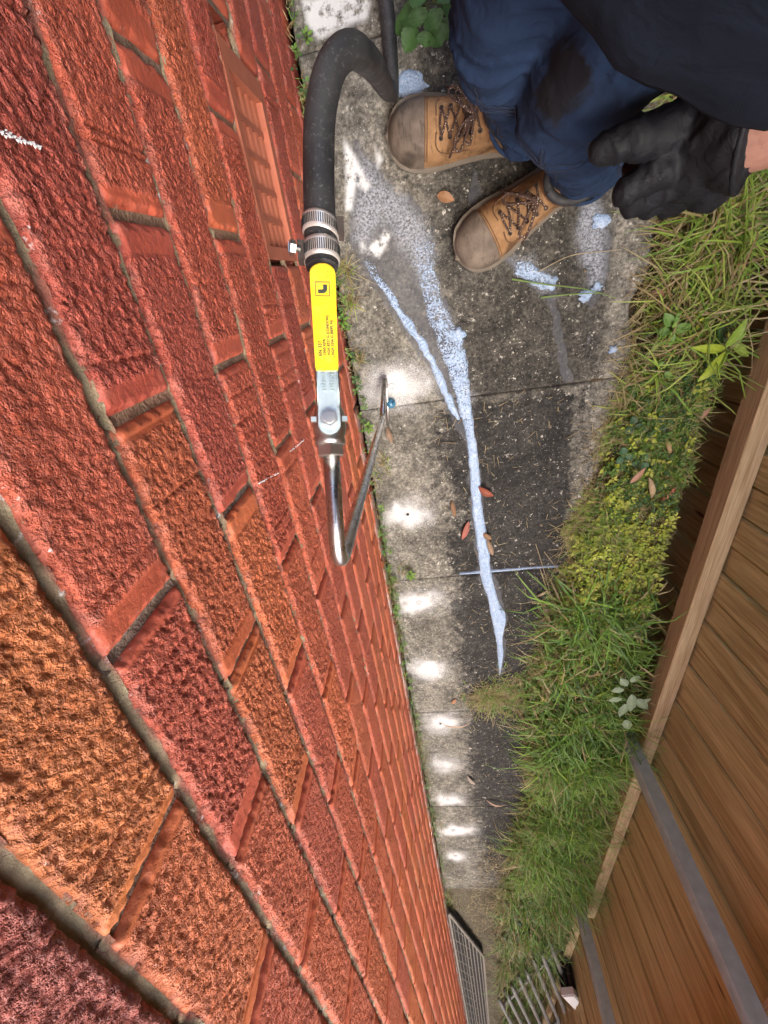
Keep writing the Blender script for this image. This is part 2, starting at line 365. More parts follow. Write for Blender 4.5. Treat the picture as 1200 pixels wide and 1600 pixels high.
FA, FB = 1.012, 0.073                       # fence face: x = FA + FB*y
def fx(y): return FA + FB * y
# ------------------------------------------------------------------ concrete path of slabs
HOLES = [G(612, 605), G(637, 803), G(655, 942), G(665, 1045), G(688, 1130), G(690, 1195), G(700, 1250), G(708, 1298), G(712, 1338)]
def gp(L): return [tuple(G(*q)[:2]) for q in L]
WET = [gp([(540,185),(568,222),(612,280),(645,300),(672,345),(684,380),(690,440),(728,530),(742,640),(756,720),(760,800),(772,880),(798,960),(790,1062),(774,1062),(765,960),(742,900),(730,800),(722,690),(700,660),(640,545),(560,425),(540,380),(535,300),(545,260)]),
       gp([(735,230),(755,260),(760,300),(742,330),(735,345),(725,300),(728,260)]),
       gp([(780,395),(830,395),(868,435),(880,480),(895,560),(905,600),(870,605),(862,540),(850,470),(800,440)]),
       gp([(900,310),(945,300),(965,380),(955,440),(935,480),(925,560),(908,555),(915,450),(890,380)])]
FILM = [gp([(560,215),(600,270),(640,295),(668,340),(686,380),(692,450),(730,540),(745,640),(640,420),(600,360),(565,400),(545,380),(548,300)]),
        gp([(785,395),(830,395),(870,430),(868,465),(840,460),(800,435)]), gp([(900,310),(945,300),(960,350),(950,440),(920,470),(908,430),(890,360)])]
DRY = [gp([(538,215),(560,255),(578,290),(572,302),(556,290),(550,330),(540,330)]), gp([(562,370),(575,390),(600,360),(615,365),(592,400),(565,395)]),
       gp([(470,0),(580,-30),(575,30),(540,45),(500,62),(478,40)]), gp([(625,110),(650,125),(665,145),(645,150),(628,140)]),
       gp([(585,225),(600,250),(590,262)])]
def slab(y0, y1, x1f, res):
    ny = max(2, int(round((y1 - y0) / res))); nx = int(round(.66 / res))
    ys = np.linspace(y0, y1, ny + 1); xs = np.linspace(0, 1, nx + 1)
    X, Y = np.meshgrid(xs, ys); x1 = np.array([x1f(v) for v in ys])[:, None]; X = .012 + X * (x1 - .012)
    ed = np.minimum(np.minimum(X - .012, x1 - X), np.minimum(Y - y0, y1 - Y))
    Z = .0022 * fbm(X * 9, Y * 9, 0, 3, 3) + .0009 * vn(X * 110, Y * 110, 0, 5) - .0022 * (1 - sst(0, .006, ed + .002 * vn(X * 80, Y * 80, 0, 6))) 
    Z += -.004 * sst(.1, .5, fbm(X * 26, Y * 26, 0, 9, 3)) * sst(.52, .60, X)
    v = np.stack([X, Y, Z], -1).reshape(-1, 3); nn = nx + 1
    f = [(i*nn+j, i*nn+j+1, (i+1)*nn+j+1, (i+1)*nn+j) for i in range(ny) for j in range(nx)]
    rim = [j for j in range(nn)] + [i*nn+nx for i in range(1, ny+1)] + [ny*nn+j for j in range(nx-1, -1, -1)] + [i*nn for i in range(ny-1, 0, -1)]
    n0 = len(v); low = v[rim].copy(); low[:, 2] = -.09; v = np.vstack([v, low]); K = len(rim)
    f += [(rim[i], n0+i, n0+(i+1) % K, rim[(i+1) % K]) for i in range(K)]
    me = mesh('slab', v, f); x, y = v[:, 0], v[:, 1]
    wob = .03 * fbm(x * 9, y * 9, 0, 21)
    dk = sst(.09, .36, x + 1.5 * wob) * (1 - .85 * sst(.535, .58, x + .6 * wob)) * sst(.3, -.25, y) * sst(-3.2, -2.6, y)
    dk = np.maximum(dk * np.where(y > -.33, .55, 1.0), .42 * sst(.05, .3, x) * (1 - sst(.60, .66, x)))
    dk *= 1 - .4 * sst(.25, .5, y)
    pw = np.zeros_like(x)
    for i, hp in enumerate(HOLES):
        q1, q2, q3 = [float(_h(i, 3, q_, 9)) for q_ in (1, 2, 3)]; r = np.hypot((x - hp[0] - .02 * q1) * (.62 + .3 * q2), (y - hp[1]) * (.9 + .35 * q3)); an = .012 * fbm(x * 30, y * 30, 0, 40 + i)
        pw = np.maximum(pw, (.72 + .3 * q3) * np.exp(-(np.abs(r + 2.4 * an) / (.054 + .022 * q1)) ** 1.25))
    wet = np.zeros_like(x); film = np.zeros_like(x); dry = np.zeros_like(x)
    for q in WET: wet = np.maximum(wet, sst(-.004, .03, polydist(x, y, q) + .012 * fbm(x * 35, y * 35, 0, 78)))
    for q in FILM: film = np.maximum(film, sst(-.006, .035, polydist(x, y, q) + .014 * fbm(x * 30, y * 30, 0, 79)))
    for q in DRY: dry = np.maximum(dry, sst(-.004, .006, polydist(x, y, q) + .004 * fbm(x*60, y*60, 0, 77)))
    grey = sst(-.34, -.27, y) * (1 - sst(.6, .64, x)) * sst(.2, .3, x)
    colattr(me, 'ma', np.stack([dk, pw, wet], -1)); colattr(me, 'mb', np.stack([film * .8, dry, grey], -1))
    return me
def xe(y): return .695 + .012 * math.sin(y * 9) + .02 * float(vn(y * 14, 3.3)) + (-.02 if y < -.45 else 0)
path = link('path', None, kind='structure', label='narrow concrete path along the foot of the brick wall')
sl_y = [1.6, 1.0, .392, -.302, -.872, -1.532, -2.21, -3.05]
for a, b in zip(sl_y[:-1], sl_y[1:]):
    link('slab', slab(b + .0007, a - .0007, xe, .0055 if a < 1.1 and b > -1.6 else .011), path, M['concrete'], smooth=True)
pb = MB(); pb.box((.012, -3.04, -.2), (.64, 1.58, -.006)); link('bedding', pb.me('bedding'), path, M['soil'])

# ------------------------------------------------------------------ verge (bank of soil beside the path) and dirt beyond
def x_edge(y):
    return np.interp(y, [-8, -3.6, -3.3, -2.9, -2.4, -1.85, -1.62, -1.45, -1.25, -.8, -.5, -.3, -.1, .1, 2], [.26, .30, .32, .36, .43, .48, .47, .42, .51, .56, .63, .69, .715, .72, .73])
def x_far(y): return np.interp(y, [-8, -2.6, -1.5, -.8, -.26, .03, 2], [.33, .76, .812, .84, .878, .90, .95])
def vz(X, Y):
    e = x_edge(Y) + .035 * fbm(X * 12, Y * 12, 0, 31); xf = x_far(Y) + .02 * fbm(Y * 14, X * 3, 0, 33)
    Z = -.03 + .052 * sst(-.02, .06, X - e) + .016 * fbm(X * 15, Y * 15, 0, 35)
    pat = sst(.12, .0, np.abs(Y + 1.46) + .05 * fbm(X * 10, Y * 10, 0, 36)) * sst(.24, .34, X); pass
    return Z - .26 * sst(-.015, .03, X - xf)
ys = np.arange(-8, 1.6, .02); xs = np.linspace(.2, 1.0, 60); X, Y = np.meshgrid(xs, ys)
Z = vz(X, Y); v = np.stack([X, Y, Z], -1).reshape(-1, 3); nn = len(xs)
f = [(i*nn+j, i*nn+j+1, (i+1)*nn+j+1, (i+1)*nn+j) for i in range(len(ys)-1) for j in range(nn-1)]
link('verge', mesh('verge', v, f), mats=M['soil'], smooth=True, kind='structure', label='raised bank of soil between path and fence')
ys = np.arange(-12, -2.85, .03); xs = np.linspace(.004, .6, 40); X, Y = np.meshgrid(xs, ys)
Z = -.012 + .014 * fbm(X * 12, Y * 12, 0, 51) + .004 * fbm(X * 60, Y * 60, 0, 52) - .03 * sst(-3.05, -2.85, Y)
v = np.stack([X, Y, Z], -1).reshape(-1, 3); nn = len(xs)
f = [(i*nn+j, i*nn+j+1, (i+1)*nn+j+1, (i+1)*nn+j) for i in range(len(ys)-1) for j in range(nn-1)]
link('dirt_path', mesh('dirt_path', v, f), mats=M['gravel'], smooth=True, kind='structure', label='pebbly dirt path beyond the concrete slabs')

# ------------------------------------------------------------------ brick wall
wall = link('brick_wall', None, label='rough faced red brick house wall with raked mortar joints', cat='wall')
Z0, CH, BL, Y0 = 1.0566, .086, .24, .0647
JB, JH = .0088, .0080
VENT = (.045, .273, .2826 + .005, .4546 - .005)      # y0,y1,z0,z1
PAL = [(.40, .090, .046), (.39, .086, .046), (.375, .079, .045), (.41, .096, .046), (.42, .106, .046), (.355, .074, .046), (.40, .090, .047)]
def brick_mesh(y0, y1, z0, z1, res, seed, col):
    L, Hh = y1 - y0, z1 - z0; rs = np.random.default_rng(seed)
    ny, nz = max(3, int(L / res)), max(2, int(Hh / res))
    ys, zs = np.linspace(0, L, ny + 1), np.linspace(0, Hh, nz + 1); Yg, Zg = np.meshgrid(ys, zs)
    o = seed * 3.17
    ed = np.minimum(np.minimum(Yg, L - Yg), np.minimum(Zg, Hh - Zg)) + .0022 * vn(Yg * 130 + o, Zg * 130, 0, 2) + .0015 * vn(Yg * 300 + o, Zg * 300, 0, 3)
    amp = rs.uniform(.42, .85); fs = rs.uniform(1.3, 1.8)
    mw = rs.uniform(.006, .024, 2); mg = sst(mw[0], mw[0] + .004, Yg) * sst(mw[1], mw[1] + .004, L - Yg)
    n1 = fbm(Yg * 95 * fs + o, Zg * 110 * fs, o, 11, 3); n2 = vn(Yg * 170 * fs + o, Zg * 200 * fs, o, 14); n3 = fbm(Yg * 22 + o, Zg * 30, o, 15, 2)
    wy, wz = Yg + .003 * vn(Yg * 120 + o, Zg * 120, 0, 18), Zg + .003 * vn(Yg * 120, Zg * 120 + o, 0, 19); n4 = fbm(wy * 230 * fs + o, wz * 260 * fs, o, 16, 3); n5 = 1 - np.abs(fbm(wy * 130 * fs + o, wz * 150 * fs, o, 17, 2)) * 2.2; d = amp * (.0014 * n1 + .0016 * n4 - .0030 * sst(.06, .22, n1 * .35 + n2 * .3 + n4 * .5) - .0013 * sst(.55, .95, n5)) + .0010 * n3
    d = d * mg + (1 - mg) * (-.0012 + .0003 * n2)
    if rs.random() < .62:                         # straight drag lines near an end
        for k in range(rs.integers(2, 6)):
            e = rs.uniform(.008, .06); yy = e if rs.random() < .35 else L - e
            z_a = rs.uniform(-.02, .02); d = d - .0026 * np.exp(-((Yg - yy - .04 * (Zg - Hh / 2) * rs.uniform(-1, 1)) / .0011) ** 2) * (1 if rs.random() < .6 else sst(z_a, z_a + .01, Zg))
    d = d - .0042 * (1 - sst(0, .0050, ed)) ** 1.4
    v = np.stack([d, y0 + Yg, z0 + Zg], -1).reshape(-1, 3); nn = ny + 1
    f = [(i*nn+j, i*nn+j+1, (i+1)*nn+j+1, (i+1)*nn+j) for i in range(nz) for j in range(ny)]
    rim = list(range(nn)) + [i*nn+ny for i in range(1, nz+1)] + [nz*nn+j for j in range(ny-1, -1, -1)] + [i*nn for i in range(nz-1, 0, -1)]
    K = len(rim); n0 = len(v); low = v[rim].copy(); low[:, 0] = -.035; v = np.vstack([v, low])
    f += [(rim[i], n0+i, n0+(i+1) % K, rim[(i+1) % K]) for i in range(K)]
    me = mesh('brick', v, f); n = len(v)
    colattr(me, 'bcol', np.tile(np.array(col), (n, 1)))
    e = np.ones(n); e[:n0] = (1 - sst(.002, .016, np.minimum(Zg, Hh - Zg))).ravel()
    e[:n0] = np.maximum(e[:n0], .35 * (1 - sst(.002, .010, np.minimum(Yg, L - Yg))).ravel())
    a = me.attributes.new('edge', 'FLOAT', 'POINT'); a.data.foreach_set('value', e.astype(np.float32))
    g_ = np.full(n, .3); g_[:n0] = .15 + .85 * mg.ravel(); a = me.attributes.new('mgn', 'FLOAT', 'POINT'); a.data.foreach_set('value', g_.astype(np.float32))
    b = sst(.035, .004, v[:, 2] + .012 * fbm(v[:, 1] * 5, v[:, 2] * 5, 0, 8)) * sst(.1, -.7, v[:, 1])
    a = me.attributes.new('base', 'FLOAT', 'POINT'); a.data.foreach_set('value', b.astype(np.float32))
    me.polygons.foreach_set('use_smooth', [True] * len(me.polygons))
    return me
allb = []
for k in range(-17, 13):
    zt, zb = Z0 - CH * k - JB / 2, Z0 - CH * (k + 1) + JB / 2
    off = 0 if k % 2 else .5
    for i in range(-9, 42):
        mI = i + off; ya, yb = Y0 - BL * mI - JH / 2, Y0 - BL * (mI + 1) + JH / 2      # ya > yb
        jz = RNG.uniform(-.0012, .0012); segs = [(yb + RNG.uniform(-.001, .001), ya + RNG.uniform(-.001, .001))]
        if zb < VENT[3] and zt > VENT[2] + .01:
            ns = []
            for (p, q) in segs:
                if q < VENT[0] - .004 or p > VENT[1] + .004: ns.append((p, q))
                else:
                    if p < VENT[0] - .03: ns.append((p, VENT[0] - JH))
                    if q > VENT[1] + .03: ns.append((VENT[1] + JH, q))
            segs = ns
        for (p, q) in segs:
            c = np.array([0, (p + q) / 2, (zt + zb) / 2]); px, py, dep = proj(c); area = 0
            if dep > .02:
                cs = [proj((0, yy, zz)) for yy, zz in ((p, zb), (q, zb), (q, zt), (p, zt))]
                if min(a[2] for a in cs) > .01:
                    xs_ = [min(max(a[0], 0), 1200) for a in cs]; ys_ = [min(max(a[1], 0), 1600) for a in cs]
                    area = abs(sum(xs_[i] * ys_[(i+1) % 4] - xs_[(i+1) % 4] * ys_[i] for i in range(4))) / 2
                else: area = 3000 if c[2] < 1.15 and abs(c[1]) < .7 else 0
            col = np.array(PAL[int(RNG.integers(len(PAL)))]) * RNG.uniform(.93, 1.08)
            glow = float(sst(.1, -.5, c[1]))       # brighter light towards the far end, put into the brick colour
            col = col * (1.12 + .26 * glow); col[1] *= (.97 + .16 * glow)
            if k == 0 and .2 < mI < 1.0: col = np.array((.55, .180, .060))
            if k == 2 and .2 < mI < 1.0: col = np.array((.47, .120, .051))
            if k == -1: col = np.array((.36, .10, .074))
            allb.append((area, p, q, zb + jz, zt + jz, col))
allb.sort(key=lambda a: -a[0])
rest_v, rest_f, rest_c = [], [], []
for i, (area, p, q, zb, zt, col) in enumerate(allb):
    if i < 300 and area > 0:
        res = .0018 if area > 9000 else .0028 if area > 2500 else .006 if area > 600 else .012
        link('brick', brick_mesh(p, q, zb, zt, res, i + 1, col), wall, M['brick'])
    else:
        n = len(rest_v); rest_v += [(0,p,zb),(0,q,zb),(0,q,zt),(0,p,zt),(-.035,p,zb),(-.035,q,zb),(-.035,q,zt),(-.035,p,zt)]
        rest_f += [(n,n+1,n+2,n+3),(n,n+4,n+5,n+1),(n+1,n+5,n+6,n+2),(n+2,n+6,n+7,n+3),(n+3,n+7,n+4,n)]; rest_c += [col] * 8
me = mesh('brickwork', rest_v, rest_f); colattr(me, 'bcol', rest_c)
for nm in ('edge', 'base', 'mgn'):
    a = me.attributes.new(nm, 'FLOAT', 'POINT'); a.data.foreach_set('value', np.full(len(rest_v), 1. if nm == 'mgn' else 0., np.float32))
link('brickwork', me, wall, M['brick'], kind='stuff')
# mortar: struck bed joints and head joints
mv, mf, mk = [], [], []
def strip(P, K, nn):
    n = len(mv); mv.extend(P); mk.extend(K); r = len(P) // nn
    mf.extend([(n+i*nn+j, n+i*nn+j+1, n+(i+1)*nn+j+1, n+(i+1)*nn+j) for i in range(r-1) for j in range(nn-1)])
for k in range(-16, 13):
  zc = Z0 - CH * k; near = zc < 1.2
  ys = np.concatenate([np.arange(2.2, .6, -.05), np.arange(.6, -1.6, -.005 if near else -.05), np.arange(-1.6, -10, -.05)])
  for ys in ([ys[ys > VENT[1]], ys[ys < VENT[0]]] if k == 8 else [ys]):
    tt = np.linspace(0, 1, 7); T, Yg = np.meshgrid(tt, ys)
    Xg = -.0100 + .0056 * T ** 1.5 + .0022 * fbm(Yg * 75, T * 2, k * 7.1, 61) - .002 * sst(.3, .0, np.abs(T - .35)) + .001 * vn(Yg * 260, T * 3, k * 3., 63)
    Zg = zc + (.5 - T) * (JB + .004) + .0012 * vn(Yg * 45, 0, k, 62)
    K = np.stack([sst(.70, 1.0, T + .30 * vn(Yg * 50, k, 0, 64)), np.zeros_like(T), sst(.3, .7, T) * (.4 + .6 * sst(-.2, .3, fbm(Yg * 8, k, 0, 66)))], -1).reshape(-1, 3)
    strip([tuple(a) for a in np.stack([Xg, Yg, Zg], -1).reshape(-1, 3)], [tuple(a) for a in K], 7)
for k in range(-17, 13):
    zt, zb = Z0 - CH * k, Z0 - CH * (k + 1); off = 0 if k % 2 else .5
    for i in range(-9, 43):
        yj = Y0 - BL * (i + off)
        if VENT[0] - .02 < yj < VENT[1] + .02 and zb < VENT[3] - .01 and zt > VENT[2] + .01 and (VENT[0] < yj < VENT[1]): continue
        zs = np.linspace(zb, zt, 14 if -2 < yj < .6 else 4); tt = np.linspace(-1, 1, 5); T, Zg = np.meshgrid(tt, zs)
        Xg = -.0075 + .002 * T * T + .0014 * fbm(Zg * 90, T, yj * 9 + k, 67); Yg = yj + T * (JH / 2 + .002)
        K = np.stack([np.full_like(T, .5), np.full_like(T, .25 + .6 * random.random()), np.abs(T) * .9], -1).reshape(-1, 3)
        strip([tuple(a) for a in np.stack([Xg, Yg, Zg], -1).reshape(-1, 3)], [tuple(a) for a in K], 5)
me = mesh('mortar', mv, mf); colattr(me, 'mk', mk)
link('mortar', me, wall, M['mortar'], smooth=True)
cb = MB(); cb.box((-.25, -10.2, -.3), (-.036, 2.3, 2.52)); link('wall_core', cb.me('wall_core'), wall, M['mortar'])
# terracotta air vent, set in the wall
y0, y1, z0, z1 = VENT
vent = link('air_vent', None, wall); vent['label'] = 'bright terracotta louvred air vent set in the wall'
vb = MB(); t_ = .016
vb.box((-.03, y0, z0), (-.003, y0 + t_, z1)); vb.box((-.03, y1 - t_ * 1.6, z0), (-.003, y1, z1)); vb.box((-.03, y0 + t_, z0), (-.0022, y1 - t_ * 1.6, z0 + .018)); vb.box((-.03, y0 + t_, z1 - .016), (-.0022, y1 - t_ * 1.6, z1))
fr = link('frame', vb.me('frame'), vent, M['terra'])
bk = MB(); bk.box((-.034, y0 + .002, z0 + .002), (-.028, y1 - .002, z1 - .002)); link('backing', bk.me('backing'), vent, M['terra'])
zz = z0 + .028
while zz < z1 - .02:
    s_ = MB(); pr = [(-.029, .002), (-.020, .008), (-.012, .004), (-.010, -.002), (-.015, -.006), (-.029, -.009)]
    v = [(x, yy, zz + z) for yy in (y0 + t_, y1 - t_ * 1.6) for x, z in pr]; n = len(pr)
    s_.add(v, [(i, (i+1) % n, n + (i+1) % n, n + i) for i in range(n)]); link('slat', s_.me('slat'), vent, M['terra'], smooth=False); zz += .026
for yy in np.linspace(y0 + t_, y1 - t_ * 1.6, 6)[1:-1]:
    s_ = MB(); s_.box((-.029, yy - .004, z0 + .018), (-.010, yy + .004, z1 - .016)); link('divider', s_.me('divider'), vent, M['terra'])
# short chalk ticks on the wall
def wall_px(px, py): d = ray(px, py); return CAM + d * ((.003 - CAM[0]) / d[0])
for (a, b, lab) in (((2, 207), (62, 230), 'broken white chalk dash near the upper left corner of the wall'), ((402, 756), (436, 738), 'small white chalk tick on the brick beside the steel tube'), ((452, 706), (474, 688), 'short white chalk tick on the brick behind the valve')):
    A, B = wall_px(*a), wall_px(*b); ck = MB()
    for i in range(46):
        t = random.random(); P = A + (B - A) * t + np.array([.0006, random.gauss(0, .0005), random.gauss(0, .0005)]); r = random.uniform(.0003, .0011)
        if .46 < t < .52: continue
        n = 6; v = [P + np.array([.0009, 0, 0])] + [P + r * np.array([-.4, math.cos(6.283 * j / n) * random.uniform(.6, 1.3), math.sin(6.283 * j / n) * random.uniform(.6, 1.3)]) for j in range(n)]
        ck.add(v, [(0, 1 + j, 1 + (j + 1) % n) for j in range(n)])
    link('chalk_mark', ck.me('chalk_mark'), mats=M['powder'], label=lab, cat='chalk mark')

# ------------------------------------------------------------------ timber fence
fence = link('timber_fence', None, label='brown treated pine paling fence with grey steel posts', cat='fence', loc=(fx(0), 0, 0))
def fpart(name, me, mt, loc, rot=None, sm=False): return link(name, me, fence, mt, smooth=sm, loc=np.array(loc) - np.array([fx(0), 0, 0]), rot=rot)
fang = -math.atan(FB)
def paling_mesh(wd, th, hh, sd_):
    n = 7; b = MB(); rs = random.Random(sd_); y = [-wd/2, -wd/2+.004, wd/2-.004, wd/2]; v = []
    zs = [hh * i / n for i in range(n + 1)]
    for z in zs:
        o = rs.uniform(-.0012, .0012)
        v += [(.003 + o, -wd/2, z), (-.003 + o, -wd/2+.004, z), (-.003 - o, wd/2-.004, z), (.003 - o, wd/2, z), (th, wd/2, z), (th, -wd/2, z)]
    f = [(i*6+j, (i+1)*6+j, (i+1)*6+(j+1) % 6, i*6+(j+1) % 6) for i in range(n) for j in range(6)] + [tuple(range(6)), tuple(n*6+j for j in range(5, -1, -1))]
    b.add(v, f); return b.me('paling')
pm = [paling_mesh(.0862, .016, 2.05, i) for i in range(5)]
py_ = [1.4 - .0885 * i for i in range(104)]
for i, yy in enumerate(py_):
    tl = float(np.interp(yy, [-3, -1.3, -1.1, 2], [.15, .11, .058, .055])) + random.uniform(-.004, .004)
    yb_ = yy - .1 * tl
    fpart('paling', pm[i % 5], M['paling'], (fx(yb_) + (0, .005)[i % 2] + random.uniform(0, .002), yb_ - .21 * tl, -.21), (-math.atan(tl), 0, fang))
def rail(ya, yb, z, h, d):
    n = 24; b = MB(); v = []; hl = (ya - yb) / 2 / math.cos(fang)
    for i in range(n + 1):
        s_ = -hl + 2 * hl * i / n; o = .0008 * math.sin(i * 2.1); v += [(-h/2 + o, s_, -d/2) if False else (x, s_, zq + o) for x, zq in ((-d, -h/2 + .003), (-d + .003, -h/2), (0, -h/2), (0, h/2), (-d + .003, h/2), (-d, h/2 - .003))]
    f = [(i*6+j, i*6+(j+1) % 6, (i+1)*6+(j+1) % 6, (i+1)*6+j) for i in range(n) for j in range(6)] + [tuple(range(5, -1, -1)), tuple(n*6+j for j in range(6))]
    b.add(v, f); me = b.me('rail'); ym = (ya + yb) / 2
    o = fpart('rail', me, M['railh'], (fx(ym) - .004, ym, z), (0, 0, fang)); return o
def m_railh():
    t = NT('pine_rail'); p = t.obj(); g = t.noise(t.mapv(p, (1, .035, 1)), 130, 5, .6, .5); fi = t.noise(t.mapv(p, (1, .03, 1)), 420, 3)
    kn = t.vor(t.mapv(p, (1, .45, 1)), 7); 
    c = t.mix(t.ramp(g, (.3, 0), (.7, 1)), (.32, .225, .115), (.54, .41, .24)); c = t.mix(t.ramp(fi, (.4, 0), (.7, .4)), c, (.11, .065, .03)); c = t.mix(t.ramp(kn, (.04, .8), (.09, 0)), c, (.07, .035, .015))
    return t.fin(c, .8, t.bump(t.math('ADD', g, fi), .5, .0015), spec=.25)
M['railh'] = m_railh()
rail(1.4, -3.08, .068, .066, .047)
rail(1.4, -3.08, .765, .066, .047)
rail(-3.12, -7.6, .0, .066, .047)
def post(y, base=-.22, top=1.95):
    w_, d_ = .042, .042; prof = []
    fl = [(-w_/2 + w_ * i / 12, -.006 if i % 3 == 1 else 0.0) for i in range(13)]
    prof = [(-d_ - q[1] * -1, q[0]) for q in fl] + [(0, w_/2), (0, -w_/2)]
    b = MB(); n = len(prof); zs = [base, .3, .8, 1.3, top]
    v = [(x, yy, z) for z in zs for x, yy in prof]
    b.add(v, [(i*n+j, i*n+(j+1) % n, (i+1)*n+(j+1) % n, (i+1)*n+j) for i in range(len(zs)-1) for j in range(n)] + [tuple(range(n))[::-1], tuple((len(zs)-1)*n+j for j in range(n))])
    return fpart('post', b.me('post'), M['galv'], (fx(y) - .0515, y, 0), (0, 0, fang))
post(-1.668); post(-3.04); post(1.0); post(-5.4)
# ================================================================== THE INJECTION TOOL
a0, a1 = D(503, 400, .385), D(518, 720, .385)
UA = (a1 - a0) / np.linalg.norm(a1 - a0)                    # along the pipe, towards the steel elbow
WA = -(ray(512, 600) / np.linalg.norm(ray(512, 600))); WA = WA - UA * (WA @ UA); WA /= np.linalg.norm(WA)
SA = np.cross(UA, WA); SA = SA if SA @ RIGHT > 0 else -SA      # sideways, image right
VC = D(515, 664, .385)                                     # centre of the valve
def T(u, s=0., w_=0.): return VC + UA * u + SA * s + WA * w_
tool = link('injection_wand', None, label='stainless injection wand with yellow handled ball valve standing by the wall', cat='tool')
K = .385 / F_PX
# tube
elb = D(529, 893, .395); e2 = D(598, 655, 1.075); e3 = D(602, 600, 1.115)
e2 = np.array([e2[0], e2[1], max(e2[2], .07)]); 
def arc_path(P, r, n=10):
    out = [P[0]]
    for i in range(1, len(P) - 1):
        a = P[i-1] - P[i]; b = P[i+1] - P[i]; a /= np.linalg.norm(a); b /= np.linalg.norm(b)
        A, B = P[i] + a * r[i-1], P[i] + b * r[i-1]
        for k in range(n + 1):
            t = k / n; out.append((1-t)**2 * A + 2*t*(1-t) * P[i] + t*t * B)
    out.append(P[-1]); return out
tb = MB(); end3 = G(601, 592, .016)
tb.tube(arc_path([T(.022), elb, e2, np.array([end3[0], end3[1], .02])], [.036, .02], 14), .0074, 20); link('tube', tb.me('tube'), tool, M['steel'], smooth=True)
tip = MB(); g1, g2 = G(604, 596, .012), G(607, 666, .008); tip.tube([np.array([end3[0], end3[1], .018]), end3 * .6 + g1 * .4 + np.array([.001, .004, -.003]), g1, (g1 + g2) / 2, g2], .0033, 12); link('nozzle', tip.me('nozzle'), tool, M['steel'], smooth=True)
# valve body (turned profile) with hexagons
def lathe(prof, n=24, hexes=False):
    b = MB(); v = []
    for (u, r) in prof:
        for j in range(n):
            a = 2*math.pi*j/n + (math.pi / n); v.append(T(u, r*math.cos(a), r*math.sin(a)))
    k = len(prof); f = [(i*n+j, i*n+(j+1) % n, (i+1)*n+(j+1) % n, (i+1)*n+j) for i in range(k-1) for j in range(n)] + [tuple(range(n)), tuple((k-1)*n+j for j in range(n))]
    b.add(v, f); return b
body = lathe([(-.026, .0098), (-.024, .0108), (-.016, .0110), (-.013, .0125), (-.008, .0140), (.002, .0145), (.008, .0138), (.011, .0128), (.0125, .0135), (.0165, .0135), (.018, .0118)])
bo = link('valve_body', body.me('valve_body'), tool, M['nickel'], smooth=True)
hx = lathe([(.0165, .0118), (.0172, .0124), (.027, .0124), (.028, .0116)], 6); link('hex_nut', hx.me('hex_nut'), tool, M['nickel'])
hx = lathe([(-.052, .0112), (-.0512, .0122), (-.028, .0122), (-.026, .0112)], 6); link('hex_nut', hx.me('hex_nut'), tool, M['nickel'])
br = lathe([(-.138, .0098), (-.137, .0112), (-.122, .0112), (-.121, .0085), (-.06, .0085), (-.052, .0100)], 16); link('brass_nipple', br.me('brass_nipple'), tool, M['brass'], smooth=True)
stm = MB(); stm.tube([T(0, 0, .010), T(0, 0, .031)], .0058, 16); stm.tube([T(0, 0, .031), T(0, 0, .0335)], .0046, 16); link('stem', stm.me('stem'), bo, M['nickel'])
nutm = MB(); nutm.tube([T(0, 0, .0268), T(0, 0, .0315)], .0074, 6); link('stem_nut', nutm.me('stem_nut'), bo, M['nickel'])
for s_ in (-1, 1):
    tbm = MB(); tbm.obox(T(-.0005, s_ * .0128, .0215), UA * .0019, SA * .0022, WA * .0022); link('stop_lug', tbm.me('stop_lug'), bo, M['zinc'])
# lever: outline in (u, s), bent up from the stem towards the grip
def plate(outline, wf, th, nm, mt, par, bev=.0006):
    b = bmesh.new(); vs = [b.verts.new(V(T(u, s_, wf(u)))) for u, s_ in outline]; fc = b.faces.new(vs)
    r = bmesh.ops.extrude_face_region(b, geom=[fc]); bmesh.ops.translate(b, verts=[q for q in r['geom'] if isinstance(q, bmesh.types.BMVert)], vec=V(WA * th))
    bmesh.ops.recalc_face_normals(b, faces=b.faces)
    ed = [e for e in b.edges if len(e.link_faces) == 2 and e.calc_face_angle(0) > .9]; bmesh.ops.bevel(b, geom=ed, offset=bev, segments=2, affect='EDGES')
    me = bpy.data.meshes.new(nm); b.to_mesh(me); b.free(); return link(nm, me, par, mt)
def wl(u): return .0245 + float(sst(-.008, -.030, u)) * .006
def loopout(u0, u1, hw0, hw1, round0, round1, n=10):
    o = []
    for i in range(n + 1):          # far end (u0) round
        a = math.pi * i / n; o.append((u0 + round0 - round0 * math.sin(a), -hw0 * math.cos(a)))
    for i in range(1, 9): t = i / 9; o.append((u0 + round0 + (u1 - round1 - u0 - round0) * t, hw0 + (hw1 - hw0) * t))
    for i in range(n + 1):
        a = math.pi * i / n; o.append((u1 - round1 + round1 * math.sin(a), hw1 * math.cos(a)))
    for i in range(1, 9): t = i / 9; o.append((u1 - round1 + (u0 + round0 - u1 + round1) * t, -(hw1 + (hw0 - hw1) * t)))
    return o
ov = loopout(-.060, .013, .0080, .0092, .0005, .0088, 12)
